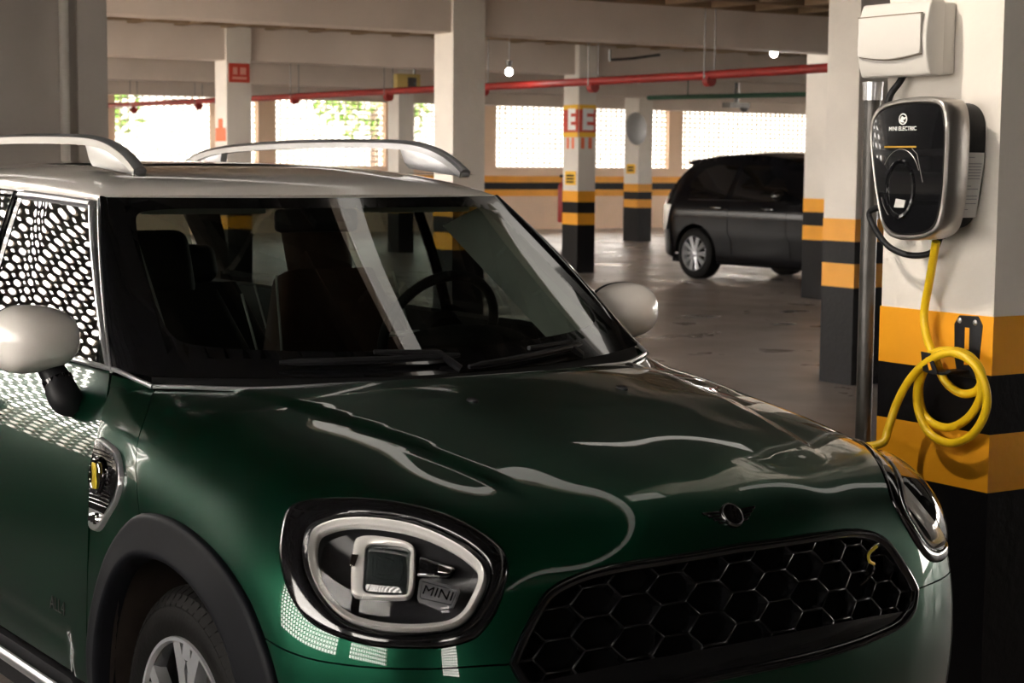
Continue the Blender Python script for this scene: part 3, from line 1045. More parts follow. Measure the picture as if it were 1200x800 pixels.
class FrontMap:
    def __init__(s, C, lam=4e-4):
        C = np.array(C, float)
        P = np.concatenate([C, C[C[:, 1] > 1e-9] * [1, -1, 1]])
        d = P - CEN
        r = np.linalg.norm(d, axis=1)
        q = d / r[:, None]
        n = len(P)
        D = np.linalg.norm(q[:, None] - q[None], axis=2)
        A = np.zeros((n + 4, n + 4))
        A[:n, :n] = D ** 3 + lam * np.eye(n)
        A[:n, n] = 1
        A[:n, n + 1:] = q
        A[n, :n] = 1
        A[n + 1:, :n] = q.T
        s.q = q
        s.w = np.linalg.solve(A, np.concatenate([r, np.zeros(4)]))

    def r(s, e):
        out = np.empty(len(e))
        n = len(s.q)
        for i in range(0, len(e), 4000):
            k = e[i:i + 4000]
            D = np.linalg.norm(k[:, None] - s.q[None], axis=2)
            out[i:i + 4000] = (D ** 3) @ s.w[:n] + s.w[n] + k @ s.w[n + 1:]
        return out

    def uv(s, p):
        d = np.atleast_2d(np.array(p, float)) - CEN
        d /= np.linalg.norm(d, axis=1)[:, None]
        k = 2 / (1 + d @ AX0)
        return np.stack([(d @ AX1) * k, (d @ AX2) * k], 1)

    def p(s, uv):
        uv = np.atleast_2d(uv)
        a, b = uv[:, 0] / 2, uv[:, 1] / 2
        q = a * a + b * b
        d = (((1 - q) / (1 + q))[:, None] * AX0 + (2 * a / (1 + q))[:, None] * AX1 + (2 * b / (1 + q))[:, None] * AX2)
        P = CEN + s.r(d)[:, None] * d
        # raised middle of the bonnet
        x, y = P[:, 0], np.abs(P[:, 1])
        yc = .60 - .19 * np.clip((x + .45) / 1.05, 0, 1.2)
        sm = lambda t: np.clip(t, 0, 1) ** 2 * (3 - 2 * np.clip(t, 0, 1))
        bump = .009 * sm((yc - y) / .045 + .5) * sm((.66 - x) / .22)
        P[:, 2] += bump
        return P


class SideMap:
    """right flank y = -f(x, z); uv = (x, z)"""
    ZT = np.array([.20, .30, .40, .50, .62, .74, .82, .90, .96, 1.01, 1.05, 1.075])
    YT = np.array([.86, .872, .878, .880, .877, .863, .855, .842, .820, .792, .768, .752])
    CO = np.polyfit(ZT - .6, YT, 6)

    def uv(s, p):
        return np.atleast_2d(np.array(p, float))[:, [0, 2]]

    def p(s, uv):
        uv = np.atleast_2d(uv)
        y = np.polyval(s.CO, uv[:, 1] - .6)
        q = lambda t: np.clip(t, 0, 1) ** 2 * (3 - 2 * np.clip(t, 0, 1))
        y = y - .011 * q((.475 - uv[:, 1]) / .05) * q((-.54 - uv[:, 0]) / .06)
        t = np.clip((-2.3 - uv[:, 0]) / 1.15, 0, 2)
        y = y - .05 * t ** 2 - .06 * np.clip((-3.1 - uv[:, 0]) / .35, 0, 2) ** 2
        return np.stack([uv[:, 0], -y, uv[:, 1]], 1)


def normals(mp, uv, eps=1.5e-3):
    a = mp.p(uv + [eps, 0]) - mp.p(uv - [eps, 0])
    b = mp.p(uv + [0, eps]) - mp.p(uv - [0, eps])
    n = np.cross(a, b)
    n /= np.linalg.norm(n, axis=1)[:, None] + 1e-12
    P = mp.p(uv)
    ref = P - np.array([-.15, 0, .45]) if isinstance(mp, FrontMap) else np.stack([0 * P[:, 0], P[:, 1], 0 * P[:, 0]], 1)
    s = np.sign((n * ref).sum(1))
    return n * s[:, None]


def inside(poly, pts):
    x, y = pts[:, 0], pts[:, 1]
    c = np.zeros(len(pts), bool)
    n = len(poly)
    for i in range(n):
        x0, y0 = poly[i]
        x1, y1 = poly[(i + 1) % n]
        if y0 == y1:
            continue
        m = ((y0 > y) != (y1 > y)) & (x < (x1 - x0) * (y - y0) / (y1 - y0) + x0)
        c ^= m
    return c


def dist_loops(loops, pts):
    d = np.full(len(pts), 1e9)
    for L in loops:
        A = L
        B = np.roll(L, -1, 0)
        for a, b in zip(A, B):
            e = b - a
            l2 = e @ e + 1e-12
            t = np.clip(((pts - a) @ e) / l2, 0, 1)
            d = np.minimum(d, np.linalg.norm(pts - a - t[:, None] * e, axis=1))
    return d


def resample(L, h):
    out = []
    n = len(L)
    for i in range(n):
        a, b = L[i], L[(i + 1) % n]
        k = max(1, int(np.ceil(np.linalg.norm(b - a) / h)))
        for j in range(k):
            out.append(a + (b - a) * j / k)
    return np.array(out)


def area2(L):
    x, y = L[:, 0], L[:, 1]
    return (x * np.roll(y, -1) - y * np.roll(x, -1)).sum()


def inset(L, g):
    """move a closed loop inwards by g"""
    if area2(L) < 0:
        g = -g
    a = L - np.roll(L, 1, 0)
    b = np.roll(L, -1, 0) - L
    a /= np.linalg.norm(a, axis=1)[:, None] + 1e-12
    b /= np.linalg.norm(b, axis=1)[:, None] + 1e-12
    na = np.stack([-a[:, 1], a[:, 0]], 1)
    nb = np.stack([-b[:, 1], b[:, 0]], 1)
    m = na + nb
    m /= np.maximum(.35, (m * m).sum(1) / 2)[:, None]
    return L + g * m


def clean(L, tol=1e-4):
    out = [L[0]]
    for p in L[1:]:
        if np.linalg.norm(p - out[-1]) > tol:
            out.append(p)
    if np.linalg.norm(out[0] - out[-1]) < tol:
        out.pop()
    return np.array(out)


def grid_poly(outer, holes, h):
    """triangulate a polygon with holes; returns vertices, triangles"""
    outer = resample(clean(np.array(outer, float)), h)
    holes = [resample(clean(np.array(q, float)), h) for q in holes]
    loops = [outer] + holes
    lo, hi = outer.min(0), outer.max(0)
    xs = np.arange(lo[0], hi[0], h)
    ys = np.arange(lo[1], hi[1], h * .866)
    G = np.array([(x + (h / 2 if j % 2 else 0), y) for j, y in enumerate(ys) for x in xs])
    k = inside(outer, G)
    for q in holes:
        k &= ~inside(q, G)
    G = G[k]
    if len(G):
        G = G[dist_loops(loops, G) > .55 * h]
    V, E = [], []
    for L in loops:
        s = len(V)
        V += [Vector(p) for p in L]
        E += [(s + i, s + (i + 1) % len(L)) for i in range(len(L))]
    V += [Vector(p) for p in G]
    r = delaunay_2d_cdt(V, E, [], 0, 1e-7)
    rv = np.array([tuple(p) for p in r[0]])
    T = np.array([t for t in r[2] if len(t) == 3])
    c = rv[T].mean(1)
    k = inside(outer, c)
    for q in holes:
        k &= ~inside(q, c)
    T = T[k]
    return rv, [tuple(int(i) for i in t) for t in T]


def panel(name, mp, outer, holes, m, parent, h=.02, off=0., gap=0., lip=.012, mirror=False, lip_holes=True, bulge=0., bulge_w=.05, round_=0.):
    """sheet lying on the body surface, its edges turned inwards by lip.  outer/holes are uv loops.
    off: offset along the normal; bulge: extra offset growing from the rim to bulge_w inside; round_: rim drop"""
    outer = clean(np.array(outer, float))
    holes = [clean(np.array(q, float)) for q in holes]
    if gap:
        outer = inset(resample(outer, h), gap)
        holes = [inset(resample(q, h), -gap) for q in holes]
    V, F = grid_poly(outer, holes, h)
    N = normals(mp, V)
    loops = [resample(outer, h)] + [resample(q, h) for q in holes]
    P = mp.p(V)
    o = np.full(len(V), float(off))
    if bulge or round_:
        d = dist_loops(loops, V)
        if bulge:
            t = np.clip(d / bulge_w, 0, 1)
            o += bulge * np.sqrt(np.maximum(0, 1 - (1 - t) ** 2))
        if round_:
            t = np.clip(d / round_, 0, 1)
            o -= abs(off) * .9 * (1 - np.sqrt(np.maximum(0, 1 - (1 - t) ** 2)))
    P = P + N * o[:, None]
    if bulge or round_:
        # normals of the bulged sheet from its triangles
        N2 = np.zeros_like(P)
        T = np.array(F)
        fn = np.cross(P[T[:, 1]] - P[T[:, 0]], P[T[:, 2]] - P[T[:, 0]])
        s = np.sign((fn * N[T[:, 0]]).sum(1))
        fn *= s[:, None]
        for k in range(3):
            np.add.at(N2, T[:, k], fn)
        N = N2 / (np.linalg.norm(N2, axis=1)[:, None] + 1e-12)
    # orient triangles outwards
    T = np.array(F)
    fn = np.cross(P[T[:, 1]] - P[T[:, 0]], P[T[:, 2]] - P[T[:, 0]])
    flip = (fn * N[T[:, 0]]).sum(1) < 0
    T[flip] = T[flip][:, ::-1]
    verts = list(P)
    norms = list(N)
    faces = [tuple(int(i) for i in t) for t in T]
    if lip:
        for li, L in enumerate(loops if lip_holes else loops[:1]):
            n = len(L)
            NL = normals(mp, L)
            d = dist_loops([L], V)
            near = np.array([np.argmin(((V - q) ** 2).sum(1)) for q in L])
            top = P[near]
            bot = top - NL * lip
            k = len(verts)
            # outward direction of the lip walls
            e = np.roll(top, -1, 0) - np.roll(top, 1, 0)
            w = np.cross(e, NL)
            w /= np.linalg.norm(w, axis=1)[:, None] + 1e-12
            sg = 1 if (area2(L) > 0) == (li == 0) else -1
            # test sign with the uv centroid side
            ctr = mp.p((L + inset(L, .003)) / 2) if li == 0 else mp.p((L + inset(L, -.003)) / 2)
            if ((w * (ctr - mp.p(L))).sum(1)).mean() > 0:
                w = -w
            verts += list(top) + list(bot)
            norms += list(w) + list(w)
            for i in range(n):
                j = (i + 1) % n
                q = (k + i, k + j, k + n + j, k + n + i)
                fn_ = np.cross(top[j] - top[i], bot[j] - top[i])
                if (fn_ * w[i]).sum() < 0:
                    q = q[::-1]
                faces.append(q)
    verts = np.array(verts)
    norms = np.array(norms)
    if mirror:
        verts = verts * [1, -1, 1]
        norms = norms * [1, -1, 1]
        faces = [f[::-1] for f in faces]
    me = bpy.data.meshes.new(name)
    me.from_pydata([tuple(p) for p in verts], [], faces)
    me.polygons.foreach_set('use_smooth', [True] * len(me.polygons))
    me.materials.append(m)
    me.update()
    me.normals_split_custom_set_from_vertices([tuple(n) for n in norms])
    ob = bpy.data.objects.new(name, me)
    COL.objects.link(ob)
    ob.parent = parent
    return ob



def even(L, n, closed):
    P = np.concatenate([L, L[:1]]) if closed else L
    d = np.concatenate([[0], np.cumsum(np.linalg.norm(np.diff(P, axis=0), axis=1))])
    t = np.linspace(0, d[-1], n + 1 if closed else n)
    Q = np.stack([np.interp(t, d, P[:, k]) for k in range(P.shape[1])], 1)
    return Q[:-1] if closed else Q


def from_angle(L):
    c = L.mean(0)
    if area2(L) < 0:
        L = L[::-1]
    k = np.argmin(np.abs(np.arctan2(L[:, 1] - c[1], L[:, 0] - c[0])))
    return np.roll(L, -k, 0)


def strip(name, mp, A, B, prof, m, parent, closed=False, mirror=False, smooth=45):
    """band between two matching curves with a raised profile: prof = (share from A to B, height)"""
    rows = []
    for t, o in prof:
        q = A + (B - A) * t
        rows.append([tuple(p) for p in mp.p(q) + normals(mp, q) * o])
    return MB().grid(rows, closeu=closed).build(name, m, parent, mirror=mirror, smooth=smooth)


CP = [(0.79,0.0,0.2),(0.825,0.0,0.32),(0.832,0.0,0.46),(0.82,0.0,0.6),(0.797,0.0,0.7),(0.776,0.0,0.78),(0.75,0.0,0.85),(0.7,0.0,0.896),(0.6,0.0,0.935),(0.45,0.0,0.972),(0.25,0.0,1.008),(0.05,0.0,1.034),(-0.15,0.0,1.052),(-0.32,0.0,1.062),(0.782,0.25,0.2),(0.817,0.25,0.32),(0.823,0.25,0.46),(0.81,0.25,0.6),(0.785,0.25,0.7),(0.765,0.25,0.78),(0.738,0.25,0.85),(0.688,0.25,0.893),(0.59,0.25,0.93),(0.45,0.25,0.966),(0.25,0.25,1.003),(0.05,0.25,1.03),(-0.15,0.25,1.048),(-0.33,0.25,1.058),(0.75,0.45,0.2),(0.785,0.45,0.32),(0.79,0.45,0.46),(0.775,0.45,0.6),(0.748,0.45,0.7),(0.728,0.45,0.78),(0.7,0.45,0.84),(0.645,0.45,0.885),(0.55,0.45,0.92),(0.42,0.45,0.95),(0.25,0.45,0.984),(0.05,0.45,1.012),(-0.15,0.45,1.034),(-0.36,0.45,1.05),(0.705,0.6,0.2),(0.74,0.6,0.32),(0.752,0.6,0.46),(0.742,0.6,0.6),(0.72,0.6,0.7),(0.685,0.6,0.8),(0.62,0.6,0.872),(0.5,0.6,0.917),(0.36,0.6,0.946),(0.2,0.6,0.972),(0.0,0.6,0.997),(-0.2,0.6,1.02),(-0.42,0.6,1.045),(0.63,0.72,0.22),(0.675,0.72,0.34),(0.692,0.72,0.46),(0.688,0.72,0.6),(0.665,0.72,0.7),(0.605,0.72,0.8),(0.49,0.72,0.872),(0.34,0.72,0.912),(0.16,0.72,0.946),(0.0,0.72,0.97),(-0.2,0.72,1.0),(-0.45,0.72,1.04),(0.55,0.8,0.24),(0.595,0.8,0.36),(0.612,0.8,0.48),(0.605,0.8,0.6),(0.572,0.8,0.7),(0.49,0.8,0.782),(0.35,0.8,0.845),(0.18,0.8,0.892),(0.0,0.8,0.921),(-0.2,0.8,0.952),(-0.48,0.8,0.995),(0.49,0.86,0.48),(0.48,0.86,0.6),(0.44,0.855,0.69),(0.32,0.88,0.45),(0.32,0.878,0.55),(0.32,0.872,0.66),(0.32,0.858,0.76),(0.15,0.884,0.45),(0.15,0.882,0.55),(0.15,0.876,0.66),(0.15,0.862,0.76),(0.0,0.884,0.45),(0.0,0.882,0.55),(0.0,0.876,0.66),(0.0,0.862,0.76),(-0.2,0.884,0.45),(-0.2,0.882,0.55),(-0.2,0.876,0.66),(-0.2,0.862,0.76),(-0.4,0.88,0.45),(-0.4,0.878,0.55),(-0.4,0.872,0.66),(-0.4,0.858,0.76),(-0.6,0.88,0.45),(-0.6,0.878,0.55),(-0.6,0.872,0.66),(-0.6,0.858,0.76),(0.3,0.848,0.3),(0.0,0.87,0.3),(-0.4,0.868,0.3),(-0.6,0.868,0.3),(0.0,0.846,0.845),(-0.2,0.85,0.87),(-0.4,0.85,0.89),(-0.6,0.85,0.9),(-0.6,0.8,1.0),(-0.62,0.77,1.045),(-0.53,0.788,1.02)]
FM = FrontMap(CP)
SM = SideMap()
CAR = empty('car', (0, 0, 0), math.radians(2.5005))
tag(CAR, 'green hatchback with a white roof and mirrors in the foreground', 'car')

SEAM = [(-.426, -.725, 1.035), (-.332, -.791, .982), (-.287, -.826, .933), (-.245, -.847, .884), (-.213, -.857, .834), (-.193, -.86, .794)]
FLARE_O = [(-.445, -.87, .22), (-.443, -.876, .34), (-.438, -.88, .453), (-.418, -.879, .53), (-.381, -.876, .615), (-.337, -.869, .69), (-.272, -.863, .749), (-.193, -.86, .794), (-.106, -.858, .810), (-.01, -.855, .811), (.123, -.856, .793), (.244, -.862, .762), (.34, -.865, .716), (.406, -.866, .658), (.455, -.865, .590), (.49, -.865, .50), (.505, -.86, .40), (.50, -.85, .28), (.49, -.85, .22)]
FLARE_I = [(-.385, -.87, .22), (-.375, -.87, .36), (-.36, -.87, .46), (-.33, -.87, .55), (-.274, -.875, .643), (-.218, -.872, .685), (-.137, -.869, .712), (-.033, -.868, .719), (.071, -.87, .709), (.159, -.874, .687), (.225, -.875, .659), (.286, -.876, .612), (.335, -.877, .55), (.37, -.87, .46), (.385, -.86, .36), (.38, -.85, .22)]
BUMP = [(.406, -.866, .658), (.476, -.855, .648), (.542, -.831, .643), (.634, -.771, .642), (.70, -.69, .642), (.737, -.59, .641), (.748, -.541, .639)]
GTOP = [(.77, 0, .806), (.77, -.116, .804), (.764, -.21, .802), (.751, -.312, .797), (.738, -.385, .784), (.732, -.445, .760), (.737, -.488, .716), (.744, -.524, .668), (.748, -.541, .639)]
GBOT = [(.748, -.541, .639), (.762, -.519, .598), (.775, -.474, .575), (.80, -.35, .562), (.815, -.15, .556), (.815, 0, .555)]
COWL = [(-.426, -.725, 1.035), (-.39, -.69, 1.036), (-.28, -.545, 1.033), (-.185, -.38, 1.042), (-.118, -.22, 1.046), (-.092, -.09, 1.049), (-.088, 0, 1.05)]
DOORF = [(-.585, -.755, 1.058), (-.53, -.79, 1.01), (-.487, -.833, .948), (-.474, -.851, .892), (-.474, -.86, .752), (-.462, -.876, .60), (-.458, -.88, .45), (-.466, -.87, .352)]


def sm(pts, n=8, closed=False):
    return crom(pts, n, closed)


def UV(P):
    return FM.uv(P)


def cat(*a):
    return np.concatenate(a)


flo = sm(FLARE_O, 6)
k_seam = 7 * 6
k_bump = 13 * 6
half = cat(sm(GTOP, 8), sm(BUMP, 8)[::-1][1:], flo[k_seam:k_bump][::-1], sm(SEAM, 8)[::-1][1:], sm(COWL, 8)[1:])
full = cat(half, (half * [1, -1, 1])[::-1][1:-1])
bez = sm(D_BEZEL, 5, True)
bezL = bez * [1, -1, 1]
panel('bonnet', FM, UV(full), [UV(bez), UV(bezL)], PAINT, CAR, h=.022, gap=.0018)

# bumper skin with a bottom edge, and the black lower lip
low = [(.49, -.85, .26), (.60, -.79, .25), (.70, -.66, .25), (.78, -.35, .25), (.80, 0, .25)]
halfb = cat(sm(GBOT, 8)[::-1], sm(BUMP, 8)[::-1][1:], flo[k_bump + 1:-6], sm(low, 8)[1:])
fullb = cat(halfb, (halfb * [1, -1, 1])[::-1][1:-1])
panel('bumper', FM, UV(fullb), [], PAINT, CAR, h=.026, gap=.0018)
li = [(.81, 0, .44), (.80, -.25, .44), (.765, -.45, .43), (.75, -.52, .38), (.74, -.50, .30), (.78, -.25, .29), (.79, 0, .29)]
lih = sm(li, 6)
panel('lower_intake', FM, UV(cat(lih, (lih * [1, -1, 1])[::-1][1:-1])), [], MBLACK, CAR, h=.03, off=.004, lip=.01)

# front flanks, flares
for sgn in (False, True):
    sc = cat(sm(SEAM, 8), flo[:k_seam + 1][::-1][1:-3], sm(DOORF, 8)[::-1], [(-.50, -.752, 1.055)])
    scut = panel('front_wing', FM, UV(sc), [], PAINT, CAR, h=.022, gap=.0018, mirror=sgn)
    strip('wheel_arch_trim', FM, even(UV(flo), 70, False), even(UV(sm(FLARE_I, 6)), 70, False), ((0, -.012), (.0, .004), (.02, .0095), (.06, .0125), (.15, .0135), (.55, .015), (.80, .020), (.88, .020), (.95, .016), (1, .006), (1.02, -.03)), FLARE, CAR, mirror=sgn)
    s = 1 if sgn else -1
    m = MB()
    rows = []
    for y in (-.862, -.75, -.62, -.45):
        rows.append([(p[0], -s * y, p[2]) for p in (sm(FLARE_I, 3) if y < -.8 else sm([(q[0] * 1.02, q[1], .22 + (q[2] - .22) * 1.04) for q in FLARE_I], 3))])
    m.grid(rows)
    m.add([(p[0], s * .45, p[2]) for p in sm(FLARE_I, 3)], [tuple(range(len(sm(FLARE_I, 3))))])
    m.build('wheel_liner', BROWNLINER, CAR)
    cpt5 = [(-.578, -.762, 1.056), (-.47, -.742, 1.048), tuple(FM.p(UV([(-.432, -.728, 1.034)]))[0]), tuple(FM.p(UV([(-.47, -.775, 1.005)]))[0]), (-.515, -.806, .985), (-.532, -.793, 1.01)]
    MB().add([(q[0], s * -q[1], q[2] - .003) if s > 0 else (q[0], q[1], q[2] - .003) for q in cpt5], [(0, 1, 2, 3, 4, 5)]).build('wing_corner', PAINT, scut)
    # side scuttle unit
    so_ = sm([(-.463, -.843, .926), (-.40, -.842, .922), (-.345, -.843, .908), (-.305, -.85, .875), (-.293, -.855, .845), (-.308, -.858, .806), (-.36, -.86, .760), (-.413, -.862, .719), (-.462, -.862, .722), (-.466, -.86, .76), (-.465, -.858, .82), (-.463, -.851, .892)], 4, True)
    uvo = UV(so_)
    su = panel('side_vent', FM, uvo, [], SATIN, CAR, h=.006, off=.010, lip=.012, mirror=sgn, round_=.010)
    ui = inset(inset(resample(uvo, .01), .008), .007)
    keep = FM.p(ui)[:, 2] > .765
    gp = panel('vent_grille', FM, ui[keep], [], GBLACK, su, h=.010, off=.0125, lip=0, mirror=sgn)
    # ribbed inlay
    rb = MB()
    for k in range(14):
        z = .78 + .0095 * k
        uu = UV([(-.45, -.853, z), (-.34, -.853, z)])
        line = np.array([uu[0] + (uu[1] - uu[0]) * t for t in np.linspace(0, 1, 25)])
        line = line[inside(ui, line)]
        if len(line) > 3:
            P = FM.p(line) + normals(FM, line) * .0135
            rb.tube([tuple(p * ([1, -1, 1] if sgn else [1, 1, 1])) for p in P], .0012, 5)
    rb.build('ribs', CHROME, gp)
    ctr = UV([(-.408, -.853, .845)])
    cpt = FM.p(ctr)[0]
    cn = normals(FM, ctr)[0]
    if sgn:
        cpt, cn = cpt * [1, -1, 1], cn * [1, -1, 1]
    mb = MB().lathe([(.045, .014), (.043, .018), (.034, .017), (.0, .016)], cpt, cn, 28)
    dk = mb.build('emblem_plate', GBLACK, su)
    a, b = Vector((1, 0, 0)), Vector((0, 0, 1))
    c0 = Vector(cpt) + Vector(cn) * .019
    mb = MB()
    mb.prism([(-.013, .030), (.006, .030), (.014, .018), (.010, .002), (.014, -.012), (.010, -.028), (-.010, -.030), (-.015, -.012), (-.010, .0), (-.015, .014)], c0, a, b, .003, ez=cn)
    mb.build('yellow_emblem', GOLD, su, bevel=.001)
    mb = MB()
    for zz in (.016, .0, -.016):
        mb.prism([(-.028, zz - .003), (-.013, zz - .003), (-.013, zz + .004), (-.028, zz + .004)], c0, a, b, .003, ez=cn)
    mb.tube([c0 + a * (.030 * math.cos(t)) + b * (.038 * math.sin(t)) for t in np.linspace(0, 2 * PI, 32)[:-1]], .0016, 6, closed=True)
    mb.build('plug_mark', CHROME, su)
    uu = UV([(-.455, -.86, .760), (-.40, -.86, .768), (-.395, -.86, .742), (-.415, -.86, .732), (-.455, -.86, .735)])
    panel('indicator', FM, resample(uu, .01), [], CHROME, su, h=.010, off=.016, lip=.008, mirror=sgn, round_=.006)

# ------------------------------------------------------------------ grille
gh = cat(sm(GTOP, 8), sm(GBOT, 8)[1:])
gout = UV(cat(gh, (gh * [1, -1, 1])[::-1][1:-1]))
gA = resample(clean(gout), .02)
gr_ = strip('grille', FM, gA, inset(gA, .020), ((0, -.02), (0, .002), (.08, .005), (.5, .006), (.85, .003), (1, -.004), (1, -.03)), GBLACK, CAR, closed=True)
panel('backing', FM, gout, [], DARK, gr_, h=.05, off=-.045, lip=0)
lbz = cat(sm([(.765, -.505, .600), (.785, -.30, .612), (.795, 0, .615)], 8), sm([(.795, 0, .615), (.785, .30, .612), (.765, .505, .600)], 8)[1:], [(.775, .45, .574), (.80, .3, .566), (.81, 0, .560), (.80, -.3, .566), (.775, -.45, .574)])
panel('lower_bar', FM, UV(lbz), [], GBLACK, gr_, h=.02, off=-.006, lip=.02)
gin = inset(resample(clean(gout), .02), .012)
hexm = MB()
seen = set()
cw, chh = .118, .062


def on_front(y, z, off):
    u = UV([(.78, y, z)])
    return FM.p(u)[0] + normals(FM, u)[0] * off


for i in range(-7, 8):
    for j in range(-1, 6):
        cy = i * cw * .75
        cz = .555 + j * chh + (chh / 2 if i % 2 else 0)
        H = [(cy + cw / 2, cz), (cy + cw / 4, cz + chh / 2), (cy - cw / 4, cz + chh / 2), (cy - cw / 2, cz), (cy - cw / 4, cz - chh / 2), (cy + cw / 4, cz - chh / 2)]
        for q in range(6):
            a, b = H[q], H[(q + 1) % 6]
            key = tuple(sorted([(round(a[0], 3), round(a[1], 3)), (round(b[0], 3), round(b[1], 3))]))
            if key in seen:
                continue
            seen.add(key)
            mid = UV([(.78, (a[0] + b[0]) / 2, (a[1] + b[1]) / 2)])
            if not inside(gin, mid)[0]:
                continue
            A0, B0 = on_front(*a, -.010), on_front(*b, -.010)
            A1, B1 = on_front(*a, -.034), on_front(*b, -.034)
            t = (B0 - A0) / np.linalg.norm(B0 - A0)
            nn = (A0 - A1) / np.linalg.norm(A0 - A1)
            w = np.cross(t, nn)
            P = [A0 - w * .0022, A0 + w * .0022, B0 + w * .0022, B0 - w * .0022, A1 - w * .0065, A1 + w * .0065, B1 + w * .0065, B1 - w * .0065]
            hexm.add(P, [(0, 1, 2, 3), (4, 7, 6, 5), (0, 4, 5, 1), (1, 5, 6, 2), (2, 6, 7, 3), (3, 7, 4, 0)])
hexm.build('honeycomb', mat('grille_black', (.004, .004, .0045), rough=.22, spec=.25), gr_, bevel=.0008, seg=1, weld=False)
# S badge
so = on_front(.378, .723, .004)
e1 = np.array([-.10, .99, 0]); e1 /= np.linalg.norm(e1)
sp = [(.012, .036), (.022, .040), (.006, .034), (-.008, .022), (-.004, .008), (.008, .0), (.010, -.014), (.0, -.026), (-.016, -.036), (-.026, -.040)]
pth = [so + e1 * p[0] * 1.25 + np.array([0, 0, p[1]]) for p in sm(sp, 5)]
bd = MB().tube([tuple(p) for p in pth], .0046, 8, flat=.7).build('badge', CHROME, gr_)
MB().tube([tuple(p + np.array([.004, .001, 0])) for p in pth[8:26]], .0034, 6).build('badge_inlay', GOLD, bd)

# bonnet emblem, washer nozzles
u0 = UV([(.743, 0, .858)])
ep, en = FM.p(u0)[0], normals(FM, u0)[0]
ey_ = np.array([0, 1., 0])
ez_ = np.cross(en, ey_)
if ez_[2] < 0:
    ez_ = -ez_
em = MB().lathe([(.0, .006), (.020, .006), (.025, .0075), (.027, .004), (.027, -.003)], ep, en, 28)
for s in (-1, 1):
    for k in range(4):
        z0 = .012 - .0075 * k
        L = .070 - .010 * k
        em.prism([(s * .026, z0), (s * L, z0 + .002), (s * (L - .004), z0 - .004), (s * .026, z0 - .005)], Vector(ep) - Vector(en) * .002, Vector(ey_), Vector(ez_), .005, ez=Vector(en))
eo = em.build('emblem', GBLACK, CAR, bevel=.0008)
MB().tube([tuple(ep + en * .0075 + ey_ * (.0235 * math.cos(t)) + ez_ * (.0235 * math.sin(t))) for t in np.linspace(0, 2 * PI, 33)[:-1]], .0009, 6, closed=True).build('emblem_rim', STEEL, eo)
for s in (-1, 1):
    u0 = UV([(.12, s * .209, 1.023)])
    p, n = FM.p(u0)[0], normals(FM, u0)[0]
    MB().ball(p + n * .001, (.020, .011, .007), 14, 8).build('washer_nozzle', MBLACK, CAR)

# ------------------------------------------------------------------ headlights
LC = np.array([.5849, -.69085, .79625])
LN = np.array([.56077, -.57321, .59746])
LX = np.array([.71482, .69931, 0.])
LY = np.array([-.41781, .42708, .80190])


def grow(P, d):
    """grow a closed 3-D loop in the lamp plane"""
    q = np.stack([(P - LC) @ LX, (P - LC) @ LY], 1)
    g = inset(q, -d)
    return P + (g - q)[:, :1] * LX + (g - q)[:, 1:] * LY


lens = sm(D_LENS, 5, True)


def lp(a, b, d):
    return LC + LX * a + LY * b + LN * d


def lampmx(s):
    return (lambda p: p * [1, 1, 1]) if s < 0 else (lambda p: p * [1, -1, 1])


